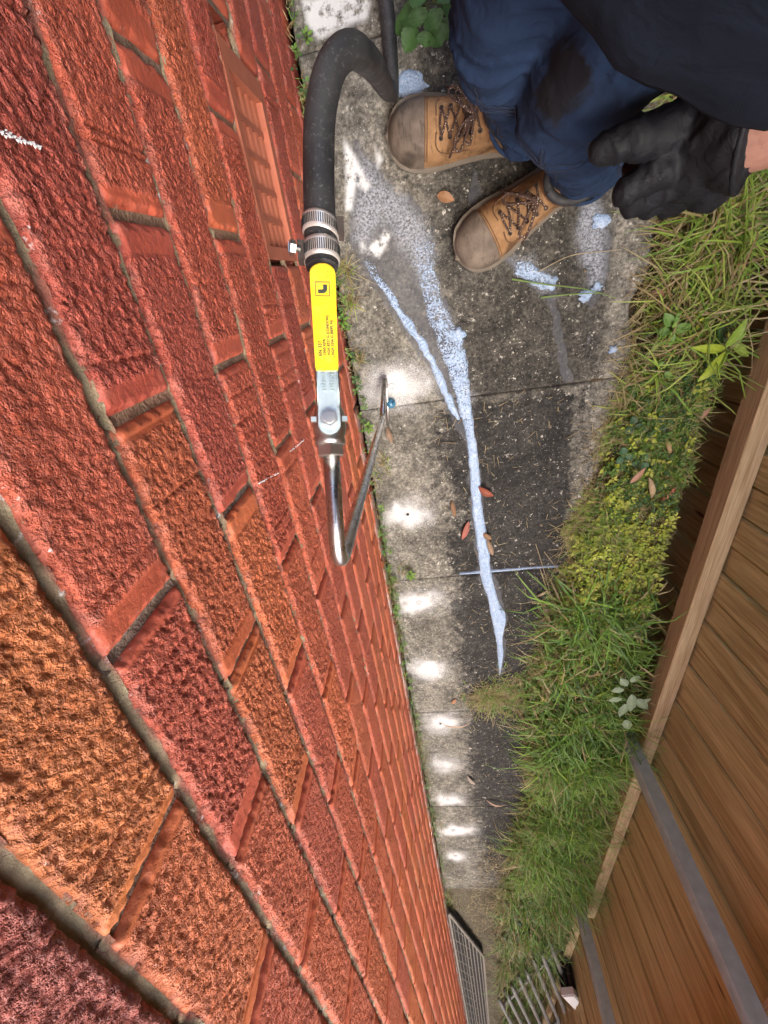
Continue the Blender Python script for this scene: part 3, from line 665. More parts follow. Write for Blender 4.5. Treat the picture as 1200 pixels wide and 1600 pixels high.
# the ring around the stem stays open: a washer seat reads as the oval hole
lev = plate(ov, wl, .0022, 'lever', M['zinc'], tool)
ring = MB(); ring.tube([T(.0068*math.sin(a), .0062*math.cos(a), .0270) for a in np.linspace(0, 2*math.pi, 33)], .0010, 8, False); link('ring', ring.me('ring'), lev, M['zinc'], smooth=True)
hole = MB(); n = 24; hole.add([T(.0064*math.sin(6.2832*j/n), .0057*math.cos(6.2832*j/n), .02695) for j in range(n)], [tuple(range(n))]); link('hole', hole.me('hole'), lev, M['dark'])
grip = plate(loopout(-.1245, -.0375, .0103, .0092, .0090, .0006, 14), lambda u: wl(u) - .0012, .0052, 'grip', M['yellow'], tool, .0016)
WTOP = .0305 - .0012 + .0052
st = MB()
for i in range(7):                  # raised casting marks on the bare lever
    for s_ in (-.0030, .0034): st.obox(T(-.0345 + i * .0021, s_ + random.uniform(-.0004, .0004), wl(-.0345 + i * .0021) + .0024), UA * .0005, SA * random.uniform(.0008, .0019), WA * .0003)
link('casting_mark', st.me('casting_mark'), lev, M['zinc'])
def text(txt, u, s_, size):
    cu = bpy.data.curves.new('print', 'FONT'); cu.body = txt; cu.size = size; cu.extrude = .00005; cu.offset = size * .02
    o = bpy.data.objects.new('print', cu); COL.objects.link(o); dg = bpy.context.evaluated_depsgraph_get(); me = bpy.data.meshes.new_from_object(o.evaluated_get(dg)); bpy.data.objects.remove(o)
    X_, Y_ = -UA, -SA                # reads from the stem towards the grip end
    if np.cross(X_, Y_) @ WA < 0: Y_ = -Y_
    me.transform(Matrix(((X_[0], Y_[0], WA[0], 0), (X_[1], Y_[1], WA[1], 0), (X_[2], Y_[2], WA[2], 0), (0, 0, 0, 1))))
    me.transform(Matrix.Translation(V(T(u, s_, WTOP + .00025)))); return link('print', me, grip, M['print_'])
text('EN 331', -.0485, -.0034, .0040); text('1050 KPA', -.0490, -.0002, .0032); text('AGA 5227 G (LONDON)', -.0490, .0030, .0030); text('AGA 5256 G (REPL N)', -.0490, .0062, .0030)
lg = MB(); c0 = (-.1025, -.0006); q = .0056
for (du, ds, hu, hs) in ((-q, 0, .00028, q), (q, 0, .00028, q), (0, -q, q, .00028), (0, q, q, .00028)): lg.obox(T(c0[0]+du, c0[1]+ds, WTOP + .0002), UA * hu, SA * hs, WA * .0001)
ol = [(-.0035, .0006), (-.0035, .0038), (.0008, .0038), (.0026, .0026), (.0036, .0008), (.0036, -.0036), (.0006, -.0036), (.0006, -.0002), (0, .0006)]
lg.add([T(c0[0] + u, c0[1] + s_, WTOP + .0004) for u, s_ in ol], [tuple(range(len(ol)))]); link('emblem', lg.me('emblem'), grip, M['print_'])
# hose clamps
def clamp(u0, wdt, screw_side, tilt, r):
    cl = link('hose_clamp', None, tool); b = MB(); n = 40; k = 0
    def C_(u, a, rr): return T(u + tilt * math.cos(a) * rr, rr * math.cos(a), rr * math.sin(a))
    v = []; prof = [(-wdt/2, r), (-wdt/2, r+.0010), (-wdt*.30, r+.0012), (wdt*.30, r+.0012), (wdt/2, r+.0010), (wdt/2, r)]
    for (u, rr) in prof: v += [C_(u0 + u, 6.2832*j/n, rr) for j in range(n)]
    f = [(i*n+j, i*n+(j+1) % n, (i+1)*n+(j+1) % n, (i+1)*n+j) for i in range(len(prof)-1) for j in range(n)]; b.add(v, f); link('band', b.me('band'), cl, M['clampm'], smooth=True)
    sl_ = MB()
    for j in range(2, 30):
        a = math.pi * (j / 31.0) * 1.15 - .1; P = C_(u0, a, r + .00145); tg = (C_(u0, a + .02, r + .00145) - P); tg /= np.linalg.norm(tg); nr = np.cross(tg, UA); nr /= np.linalg.norm(nr)
        sl_.obox(P, UA * wdt * .27, tg * .0004, nr * .00025)
    link('slot', sl_.me('slot'), cl, M['dark'])
    hs = MB(); s_ = screw_side
    hs.obox(T(u0, s_ * (r + .002), .001), UA * wdt * .5, SA * .0038, WA * .0055); link('housing', hs.me('housing'), cl, M['iron'])
    if screw_side > 0: return cl
    sc = MB(); P0, P1 = T(u0 - .001, s_ * (r + .0085), .0085), T(u0 - .001, s_ * (r + .0115), .0105); ax = (P1 - P0)
    sc.tube([T(u0, s_ * (r + .004), .006), T(u0, s_ * (r + .008), .008)], .0028, 10); sc.tube([T(u0, s_ * (r + .008), .007), T(u0, s_ * (r + .0125), .0085)], .0062, 6); sc.obox(T(u0, s_ * (r + .0128), .0087), UA * .0045, WA * .0006, SA * .0004)
    link('screw', sc.me('screw'), cl, M['nickel'], smooth=False)
    return cl
clamp(-.1515, .0165, -1, .0, .0148); clamp(-.1735, .0150, 1, .16, .0148)
# hose
HR = .0140
hp = [T(-.139), T(-.16), T(-.185), D(498, 260, .388), D(501, 175, .388), D(518, 105, .392), D(546, 78, .405), D(572, 92, .46), D(590, 114, .555), D(603, 138, .71)]
hp += [np.array([.1815, .302, .034]), np.array([.1845, .328, .0155]), np.array([.1870, .372, HR - .001]), np.array([.1880, .45, HR - .001]), np.array([.185, .75, HR]), np.array([.24, 1.2, HR]), np.array([.33, 1.55, HR])]
hb = MB(); hb.tube(spline(hp, 10), HR, 24); link('rubber_hose', hb.me('rubber_hose'), mats=M['rubber'], smooth=True, label='thick black rubber hose arching from the valve down to the path', cat='hose')
hc = lathe([(-.1395, .0095), (-.1395, .0142), (-.143, .0146)], 24); link('hose_end', hc.me('hose_end'), tool, M['blackp'])
pg = MB(); P = G(611, 630, .008); pg.tube([P + np.array([0, 0, -.008]), P + np.array([0, 0, .002]), P + np.array([.003, .002, .008])], [.0115, .0125, .007], 16); pg.tube([P + np.array([.004, .0, .008]), P + np.array([.010, .006, .012])], .002, 8)
link('bung', pg.me('bung'), mats=M['blue'], smooth=True, label='small dark blue plastic bung lying on the drill dust', cat='bung')

# ------------------------------------------------------------------ drilled holes with their rings of powder
rel = ['beside the wand nozzle', 'with a clear dark hole, nearest below the wand elbow', 'just past the joint crossed by the white streak', 'level with the end of the blue stream', 'beside the tuft that crosses the path', 'second past the tuft that crosses the path', 'third past the tuft that crosses the path', 'fourth past the tuft that crosses the path', 'last of the row, before the dirt']
for i, hp_ in enumerate(HOLES):
    b = MB(); n = 28; v = []; prof = [(.0035, .0008), (.0045, .0022), (.0065, .0024), (.0085, .0018), (.0105, .0008), (.012, -.0015), (.013, -.003)]
    for (r, z) in prof: v += [(hp_[0] + r * math.cos(6.2832*j/n) * random.uniform(.88, 1.12), hp_[1] + r * math.sin(6.2832*j/n) * random.uniform(.88, 1.12), z + random.uniform(-.0004, .0004)) for j in range(n)]
    b.add(v, [(q_*n+j, q_*n+(j+1) % n, (q_+1)*n+(j+1) % n, (q_+1)*n+j) for q_ in range(len(prof)-1) for j in range(n)])
    for q_ in range(len(b.v)): b.v[q_] = (b.v[q_][0] + random.gauss(0, .0005), b.v[q_][1] + random.gauss(0, .0005), b.v[q_][2] + random.gauss(0, .0004))
    th = link('drill_hole', None, label='ring of white drill powder ' + rel[i], cat='drill hole', group='drilled holes along the wall', loc=(hp_[0], hp_[1], 0))
    for vv in range(len(b.v)): b.v[vv] = (b.v[vv][0] - hp_[0], b.v[vv][1] - hp_[1], b.v[vv][2])
    link('powder_ring', b.me('powder_ring'), th, M['powder'], smooth=True)
    if i not in (1, 4): continue
    h_ = MB(); h_.add([(.0046*math.cos(6.2832*j/16), .0046*math.sin(6.2832*j/16), .0030) for j in range(16)], [tuple(range(16))]); link('hole', h_.me('hole'), th, M['dark'])

# ------------------------------------------------------------------ spilled milky chemical
def stream(name, L, R, lab, z=.0035, n=8, jit=.0022, den=(1, 1), sub=7):
    A = spline([G(*p) for p in L], sub); B = spline([G(*p) for p in R], sub); k = min(len(A), len(B)); v = []; dn = []
    for i in range(k):
        ja, jb = [jit * (float(vn(i * .55, q * 9.1, 0, 5)) + .6 * float(vn(i * 1.7, q * 4.3, 0, 6))) for q in (0, 1)]
        e = (B[i] - A[i]); wd_ = np.linalg.norm(e) + 1e-9; e = e / wd_; a, b = A[i] - e * (ja - .07 * wd_), B[i] + e * (jb - .07 * wd_); dd = den[0] + (den[1] - den[0]) * min(1, 1.7 * i / k)
        for j in range(n + 1):
            t = j / n; P = a + (b - a) * t; hgt = z * (1 - (2*t - 1) ** 4) + .0009 * float(vn(P[0] * 160, P[1] * 160, 0, 8)) * (1 if 0 < j < n else 0)
            v.append((P[0], P[1], .0028 + hgt - (.004 if j in (0, n) else 0))); dn.append(dd - (.25 if j in (0, n) else 0) - (.3 if i < 3 else 0))
    f = [(i*(n+1)+j, i*(n+1)+j+1, (i+1)*(n+1)+j+1, (i+1)*(n+1)+j) for i in range(k-1) for j in range(n)]
    me = mesh(name, v, f); a_ = me.attributes.new('den', 'FLOAT', 'POINT'); a_.data.foreach_set('value', np.array(dn, np.float32))
    return link(name, me, mats=M['foam'], smooth=True, label=lab, cat='spill')
stream('foam_stream', [(630,360),(634,385),(642,420),(656,465),(672,520),(694,580),(710,625),(722,665),(730,710),(734,760),(738,810),(745,860),(748,895),(762,940),(768,975),(774,1010),(778,1045),(780,1060)],
       [(680,355),(684,390),(688,430),(702,485),(722,520),(732,548),(734,585),(738,625),(742,670),(750,720),(752,765),(758,815),(766,860),(768,890),(778,930),(792,958),(786,985),(787,1015),(791,1040),(789,1057)], 'long pale blue milky stream running down the middle of the path', den=(-.14, .46), n=10, jit=.0050)
stream('foam_stream', [(556,395),(572,425),(592,452),(622,498),(645,530),(668,568),(692,622),(712,655)], [(570,392),(592,424),(612,452),(640,495),(660,525),(682,562),(702,610),(722,655)], 'thin milky side branch joining the blue stream from the wall', .0022, 6, den=(-.12, .42), jit=.0042)
stream('foam_streak', [(718,894),(760,890),(800,887),(840,884),(872,883)], [(718,897),(760,894.5),(800,891),(840,887),(872,885)], 'thin white line of chemical lying along the path joint', .0028, 4, .0006, (.9, .7))
stream('foam_patch', [(800,405),(822,402),(845,418),(868,430)], [(795,425),(815,438),(842,455),(866,455)], 'speckled bluish foam patch below the lower boot', .002, 8, .003, (.0, .25))
for (x, y, r, lab) in ((915, 462, 9, 'white foam blob beside the long grass blade'), (932, 449, 6, 'tiny white foam speck by the concrete lip'), (860, 442, 9, 'small white foam blob at the tip of the grass blade'), (957, 545, 6, 'small pale foam dab near the path edge'), (716, 523, 11, 'round white bubble cluster on the blue stream'), (642, 133, 15, 'bright white foam splash beside the upper boot toe'), (938, 345, 9, 'small foam dab beneath the gloved hand')):
    P = G(x, y); R_ = r * 1.35 / F_PX; n = 22; v = [(P[0], P[1], .008)]; 
    for rr, z in ((.45, .0075), (.8, .005), (1, .0), ):
        for j in range(n): q = rr * R_ * (1 + .45 * float(vn(j * .9, x * .37, rr, 3))); v.append((P[0] + q * math.cos(6.2832*j/n), P[1] + q * math.sin(6.2832*j/n) * .8, z + .0008 * random.uniform(-1, 1)))
    f = [(0, 1 + j, 1 + (j+1) % n) for j in range(n)] + [(1+q*n+j, 1+(q+1)*n+j, 1+(q+1)*n+(j+1) % n, 1+q*n+(j+1) % n) for q in range(2) for j in range(n)]
    me = mesh('foam_blob', v, f); a_ = me.attributes.new('den', 'FLOAT', 'POINT'); a_.data.foreach_set('value', np.where(np.arange(len(v)) > 44, -.05, .4).astype(np.float32)); link('foam_blob', me, mats=M['foam'], smooth=True, label=lab, cat='foam')
# ================================================================== THE PERSON
def capsule(b, A, B, ra, rb, n=14):
    A, B = np.asarray(A, float), np.asarray(B, float); d = B - A; L = np.linalg.norm(d) + 1e-9; d = d / L; P = []; R_ = []
    for k in range(5): a = math.pi/2 * k / 5; P.append(A - d * ra * math.cos(a)); R_.append(max(ra * math.sin(a), ra * .06))
    P.append(A); R_.append(ra); P.append(B); R_.append(rb)
    for k in range(4, -1, -1): a = math.pi/2 * k / 5; P.append(B + d * rb * math.cos(a)); R_.append(max(rb * math.sin(a), rb * .06))
    b.tube(P, R_, n)
def remesh(b, vox, smooth=6, fac=.5):
    me = b.me('tmp'); o = bpy.data.objects.new('tmp', me); COL.objects.link(o)
    r = o.modifiers.new('r', 'REMESH'); r.mode = 'VOXEL'; r.voxel_size = vox
    s_ = o.modifiers.new('s', 'SMOOTH'); s_.iterations = smooth; s_.factor = fac
    dg = bpy.context.evaluated_depsgraph_get(); dg.update(); out = bpy.data.meshes.new_from_object(o.evaluated_get(dg)); bpy.data.objects.remove(o); out.materials.clear(); return out
def displace(me, fn):
    n = len(me.vertices); co = np.empty(n*3, np.float32); nr = np.empty(n*3, np.float32); me.vertices.foreach_get('co', co); me.vertices.foreach_get('normal', nr)
    co = co.reshape(-1, 3).astype(float); nr = nr.reshape(-1, 3); co = co + nr * fn(co)[:, None]; me.vertices.foreach_set('co', co.astype(np.float32).ravel()); me.update()
FACE = np.array([-.60, -.80, 0]); RGT = np.array([-.80, .60, 0]); UPV = np.array([0, 0, 1.])
ank1, kn1, hip1 = np.array([.392, .205, .10]), G(798, 22, .43), np.array([.47, .345, .73])
ank2, kn2, hip2 = np.array([.492, .122, .10]), G(902, 140, .43), np.array([.575, .245, .73])
shm = np.array([.450, .225, 1.09]); shR, shL = shm + RGT * .17, shm - RGT * .17 + np.array([.02, 0, -.02])
wrL = G(1150, 205, .585); elL = np.array([.700, .085, .80]); wrR = np.array([.225, .135, 1.235]); elR = np.array([.26, .42, 1.0])
headc = np.array([.385, .150, 1.36])
b = MB(); pel = np.array([.525, .295, .76])
capsule(b, pel - RGT * .06, pel + RGT * .06, .105, .105); capsule(b, pel, shm + np.array([.01, .01, -.1]), .11, .125); capsule(b, shL + RGT * .04, shR - RGT * .04, .06, .06)
capsule(b, shm, headc + np.array([.03, .01, -.07]), .058, .055); capsule(b, headc + FACE * .02 - UPV * .055, headc - FACE * .01 + UPV * .035, .066, .084); capsule(b, headc + FACE * .035 - UPV * .085, headc + FACE * .04 - UPV * .06, .038, .045)
capsule(b, headc + FACE * .088 - UPV * .008, headc + FACE * .104 - UPV * .03, .010, .015)                       # nose
capsule(b, headc + FACE * .076 - UPV * .066 + RGT * .014, headc + FACE * .076 - UPV * .066 - RGT * .014, .009, .009)   # lips
capsule(b, headc + FACE * .072 + UPV * .022 + RGT * .03, headc + FACE * .072 + UPV * .022 - RGT * .03, .014, .014)     # brow
for s_ in (-1, 1): capsule(b, headc + RGT * s_ * .080 - UPV * .028, headc + RGT * s_ * .086 + UPV * .012 - FACE * .012, .009, .014)   # ears
for A, E_, W_ in ((shL, elL, wrL), (shR, elR, wrR)):
    capsule(b, A, E_, .056, .042); capsule(b, E_, E_ + (W_ - E_) * .35, .044, .043); capsule(b, E_ + (W_ - E_) * .35, W_, .043, .038)
for h_, k_, a_ in ((hip1, kn1, ank1), (hip2, kn2, ank2)): capsule(b, h_, k_, .078, .052); capsule(b, k_, a_, .048, .034)
person = link('person', remesh(b, .009, 8), mats=M['skin'], smooth=True, label='crouching person in navy work clothes and tan boots with one black glove', cat='person')
hb_ = MB(); capsule(hb_, headc - FACE * .012 + UPV * .032, headc - FACE * .018 + UPV * .040, .094, .094); capsule(hb_, headc - FACE * .03 - UPV * .03, headc - FACE * .03 + UPV * .02, .080, .088)
hm = remesh(hb_, .008, 3); bmh = bmesh.new(); bmh.from_mesh(hm)
bmesh.ops.delete(bmh, geom=[q for q in bmh.verts if (np.array(q.co) - headc) @ FACE > .045 and q.co.z < headc[2] + .07], context='VERTS'); bmh.to_mesh(hm); bmh.free(); link('hair', hm, person, M['hair'], smooth=True)
for s_ in (-1, 1):
    eb = MB(); P = headc + FACE * .074 + RGT * s_ * .03; capsule(eb, P, P + FACE * .004, .011, .009); link('eye', eb.me('eye'), person, M['white'], smooth=True)
# trousers: two legs and a seat, cloth with folds
tb_ = MB()
def leg(b, P, R_):
    b.tube(spline(P, 6), list(np.interp(np.linspace(0, len(P) - 1, (len(P) - 1) * 6 + 1), range(len(P)), R_)), 26)
cu1, cu2 = np.array([.406, .205, .146]), np.array([.508, .124, .140])
leg(tb_, [cu1, cu1 + (-.004, .002, .05), cu1 * .5 + kn1 * .5 + (-.004, 0, .02), kn1 + (-.004, 0, .012), (kn1 + hip1) / 2 + (-.01, 0, .01), hip1], [.055, .057, .057, .059, .078, .100])
leg(tb_, [cu2, cu2 + (-.004, .0, .05), cu2 * .5 + kn2 * .5 + (-.004, 0, .02), kn2 + (-.004, 0, .012), (kn2 + hip2) / 2 + (-.01, 0, .01), hip2], [.055, .057, .057, .059, .078, .100])
capsule(tb_, hip1 + (-.01, 0, .03), hip2 + (-.01, 0, .03), .112, .112); capsule(tb_, pel, pel + (-.02, -.02, .1), .125, .13)
tm = remesh(tb_, .0052, 4)
def folds(co):
    x, y, z = co.T; u = x * .5 - y * .3 + z
    wx = .035 * fbm(x * 8, y * 8, z * 8, 4, 2); rdg = (1 - np.abs(fbm(x * 9 + y * 4, y * 9, (z + wx * 2.2) * 30, 92, 2)) * 1.8).clip(0, 1) ** 2
    rd2 = (1 - np.abs(fbm((x - y) * 20 + wx * 60, z * 7, y * 6, 93, 2)) * 1.8).clip(0, 1) ** 2
    d = .005 * fbm(x * 14, y * 14, z * 14, 91, 2) + (.0105 * rdg) * (.35 + sst(.32, .14, z) + .7 * sst(.10, .0, np.abs(z - .42))) + .0045 * rd2
    return d - .004
displace(tm, folds)
co = np.empty(len(tm.vertices)*3, np.float32); tm.vertices.foreach_get('co', co); co = co.reshape(-1, 3).astype(float)
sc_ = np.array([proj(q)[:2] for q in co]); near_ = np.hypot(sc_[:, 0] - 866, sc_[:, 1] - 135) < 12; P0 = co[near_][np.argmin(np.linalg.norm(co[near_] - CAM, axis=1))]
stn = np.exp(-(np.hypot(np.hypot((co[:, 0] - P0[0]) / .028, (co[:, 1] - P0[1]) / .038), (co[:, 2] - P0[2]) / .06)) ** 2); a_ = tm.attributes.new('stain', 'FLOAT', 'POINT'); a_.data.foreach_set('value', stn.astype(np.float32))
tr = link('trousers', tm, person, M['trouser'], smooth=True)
from mathutils.bvhtree import BVHTree
bv = BVHTree.FromPolygons([q.co.copy() for q in tm.vertices], [tuple(q.vertices) for q in tm.polygons])
M['thread'] = m_simple('trouser_thread', (.006, .010, .026), .9, 0, .2)
def seam(axis_pts, dirs, r=.0011):
    P = []
    for a_, d_ in zip(axis_pts, dirs):
        hit = bv.ray_cast(V(np.asarray(a_) + np.asarray(d_) * .16), V(-np.asarray(d_)))
        if hit[0] is not None: P.append(np.array(hit[0] + hit[1] * .0004))
    if len(P) > 3: q = MB(); q.tube(P, r, 6); link('seam', q.me('seam'), tr, M['thread'], smooth=True)
for cu, kn_ in ((cu1, kn1), (cu2, kn2)):
    ax_ = [cu + (kn_ - cu) * t for t in np.linspace(.06, 1.0, 40)]
    for an_ in (2.5, 4.05):
        for o_ in (0, .07): seam(ax_, [np.array([math.cos(an_ + o_), math.sin(an_ + o_), 0])] * 40, .0013 if o_ == 0 else .0007)
    for zf in (.10, .82, .86):
        c_ = cu + (kn_ - cu) * zf; angs = np.linspace(1.7, 5.2, 44); seam([c_ + np.array([0, 0, .012 * math.sin(2 * a)]) for a in angs], [np.array([math.cos(a), math.sin(a), .0]) for a in angs], .0009)
for cu in (cu1, cu2):                       # stitched cuffs
    hm_ = MB(); hm_.tube([cu + np.array([.0615 * math.cos(a), .0615 * math.sin(a), .003 + .002 * math.sin(3 * a)]) for a in np.linspace(0, 6.2832, 40)], .0035, 8, False); me = hm_.me('cuff'); a_ = me.attributes.new('stain', 'FLOAT', 'POINT'); link('cuff', me, tr, M['trouser'], smooth=True)
# shirt: open loose tube with sleeves
sb = MB(); rings = [(.700, .425, .205, .120, .165), (.72, .425, .205, .122, .167), (.80, .432, .212, .124, .170), (.92, .445, .222, .124, .175), (1.02, .45, .226, .120, .185), (1.10, .448, .224, .110, .195), (1.155, .44, .215, .088, .15), (1.19, .43, .205, .066, .085)]
n = 44; v = []; 
rr_ = np.array(rings); tz = np.linspace(0, len(rings) - 1, 36); ri = np.stack([np.interp(tz, range(len(rings)), rr_[:, i]) for i in range(5)], -1)
for (z, cx_, cy_, dp, lt) in ri:
    for j in range(n):
        a = 6.2832 * j / n; e = 2.3; ca, sa = math.cos(a), math.sin(a); q = (abs(ca) ** e + abs(sa) ** e) ** (-1 / e)
        P = np.array([cx_, cy_, z]) + FACE * dp * q * ca + RGT * lt * q * sa
        rad = FACE * ca + RGT * sa; P = P + rad * (.010 * float(fbm(a * 2.2, z * 9, 0, 96)) + .004 * float(vn(a * 5, z * 14 + a * 2, 0, 97))); 
        if z < .74: P[2] += .012 * math.cos(a) - .004
        v.append(P)
sb.add(v, [(i*n+j, i*n+(j+1) % n, (i+1)*n+(j+1) % n, (i+1)*n+j) for i in range(len(ri)-1) for j in range(n)])
for A, E_ in ((shL, elL), (shR, elR)):
    Q = E_ + (A - E_) * .22; sb.tube(spline([A + RGT * (.03 if A is shL else -.03), A + (Q - A) * .3, A + (Q - A) * .7, Q], 5), [.068] * 5 + [.066] * 5 + [.062] * 6, 24, False)
sh = link('shirt', sb.me('shirt'), person, M['shirt'], smooth=True)
sm_ = sh.modifiers.new('thick', 'SOLIDIFY'); sm_.thickness = .003; sm_.offset = -1
# gloves
def glove(J, cuff=None, vox=.0026):
    g = MB()
    for A, B, ra, rb in J: capsule(g, A, B, ra, rb, 16)
    if cuff is not None: g.tube(*cuff)
    me = remesh(g, vox, 5)
    displace(me, lambda c: .0022 * ((1 - np.abs(fbm(c[:, 0] * 60 + c[:, 1] * 30, c[:, 1] * 40 - c[:, 0] * 50, c[:, 2] * 25, 74, 2)) * 2).clip(0, 1) ** 2) + .0016 * fbm(c[:, 0] * 55, c[:, 1] * 55, c[:, 2] * 40, 71, 3) + .0013 * (1 - np.abs(vn(c[:, 0] * 95 + 3 * vn(c[:, 1]*30, c[:, 2]*30), c[:, 1] * 30, c[:, 2] * 30, 72))))
    return link('glove', me, person, M['glove'], smooth=True)
W0, W1 = G(1172, 200, .592), G(1138, 206, .582)
pk = G(1098, 222, .566); im, mm, rm, lm = G(1035, 262, .570), G(1046, 287, .556), G(1066, 300, .536), G(1090, 300, .518)
J = [(W1, pk, .043, .037), (G(1140, 170, .572), G(1080, 190, .568), .030, .024), (pk + (0, -.012, 0), G(1085, 260, .552), .030, .030), (W1, G(1110, 285, .545), .030, .026)]
for hd in (im, mm, rm, lm): J.append((G(1105, 250, .556), hd, .022, .0155))
J += [(im, G(978, 300, .556), .0145, .0128), (G(978, 300, .556), G(985, 300, .527), .0128, .0116), (G(985, 300, .527), G(1012, 296, .512), .0114, .0098)]
J += [(mm, G(990, 318, .536), .0145, .0130), (G(990, 318, .536), G(1000, 315, .505), .0130, .0116), (G(1000, 315, .505), G(1028, 305, .496), .0114, .0100)]
J += [(rm, G(1010, 322, .512), .0140, .0125), (G(1010, 322, .512), G(1020, 316, .486), .0125, .0110), (G(1020, 316, .486), G(1048, 305, .482), .0108, .0096)]
J += [(lm, G(1042, 322, .490), .0125, .0110), (G(1042, 322, .490), G(1052, 314, .470), .0110, .0096), (G(1052, 314, .470), G(1076, 304, .470), .0094, .0084)]
J += [(G(1130, 190, .565), G(1052, 203, .572), .030, .0210), (G(1052, 203, .572), G(992, 216, .570), .0205, .0175), (G(992, 216, .570), G(944, 234, .560), .0172, .0135), (G(1060, 255, .535), G(1005, 265, .515), .026, .020)]
gl = glove(J, ([W1 * .6 + pk * .4, W1, W0, W0 + (W0 - W1) * .12], [.034, .044, .049, .050], 28))
rim_ = MB(); dW = (W0 - W1) / np.linalg.norm(W0 - W1); e1 = np.cross(dW, UPV); e1 /= np.linalg.norm(e1); e2_ = np.cross(dW, e1)
rim_.tube([W0 + (W0 - W1) * .12 + e1 * .0495 * math.cos(a) + e2_ * .0495 * math.sin(a) for a in np.linspace(0, 6.2832, 30)], .0028, 8, False); link('rolled_cuff', rim_.me('rolled_cuff'), gl, M['glove'], smooth=True)
# the phone hand, above and behind the lens
pr = wrR; fw_ = np.array([-.12, -.95, .1]); fw_ /= np.linalg.norm(fw_); rt = np.array([.9, -.1, .2]); rt /= np.linalg.norm(rt)
J = [(pr - fw_ * .02, pr + fw_ * .03, .036, .034), (pr + fw_ * .03 - rt * .015, pr + fw_ * .08 - rt * .022, .022, .018), (pr + fw_ * .03 + rt * .015, pr + fw_ * .08 + rt * .025, .022, .018)]
for k in range(4):
    o_ = rt * (-.03 + .02 * k); A = pr + fw_ * .085 + o_; L_ = (.040, .046, .043, .034)[k]; B_ = A + fw_ * L_; C_ = B_ + (fw_ * .55 + UPV * .6) * .026; J += [(pr + fw_ * .05 + o_ * .8, A, .016, .0125), (A, B_, .0122, .0110), (B_, C_, .0110, .0095)]
J += [(pr + fw_ * .02 - rt * .03, pr + fw_ * .05 - rt * .055, .018, .015), (pr + fw_ * .05 - rt * .055, pr + fw_ * .085 - rt * .06, .0145, .0115)]
glove(J)
# ------------------------------------------------------------------ boots
def hwv(x): return np.interp(x, [.0, .006, .02, .05, .11, .16, .205, .235, .262, .282, .295, .301, .304], [.008, .020, .031, .037, .0375, .044, .0525, .0545, .0515, .043, .030, .016, .003])
def htv(x): return np.interp(x, [.12, .14, .16, .18, .205, .23, .255, .275, .290, .300, .304], [.142, .128, .114, .102, .0905, .0815, .0745, .066, .054, .036, .02])
def topz(x, y): q = min(abs(y) / float(hwv(x)), .999); return .012 + (float(htv(x)) - .012) * (1 - q ** 2.5) ** (1 / 2.3)
def vamp(x0, x1, off, nx=22, na=22, closed=True):
    v = []; xs_ = x0 + (x1 - x0) * (np.linspace(0, 1, nx) ** .8)
    for x in xs_:
        for j in range(na + 1):
            a = math.pi * j / na; e = 2.4; ca, sa = math.cos(a), math.sin(a); q = (abs(ca) ** e + abs(sa) ** e) ** (-1 / e)
            v.append((x + (off if x > .29 else 0), (float(hwv(x)) + off) * q * ca, .010 + (float(htv(x)) - .010 + off) * q * sa))
    k = na + 1; f = [(i*k+j, (i+1)*k+j, (i+1)*k+j+1, i*k+j+1) for i in range(nx-1) for j in range(na)]
    if closed: f += [tuple(i*k+na if s_ else i*k for i, s_ in ((i_, 0) for i_ in range(0))) ] if False else []
    return v, f, nx, k
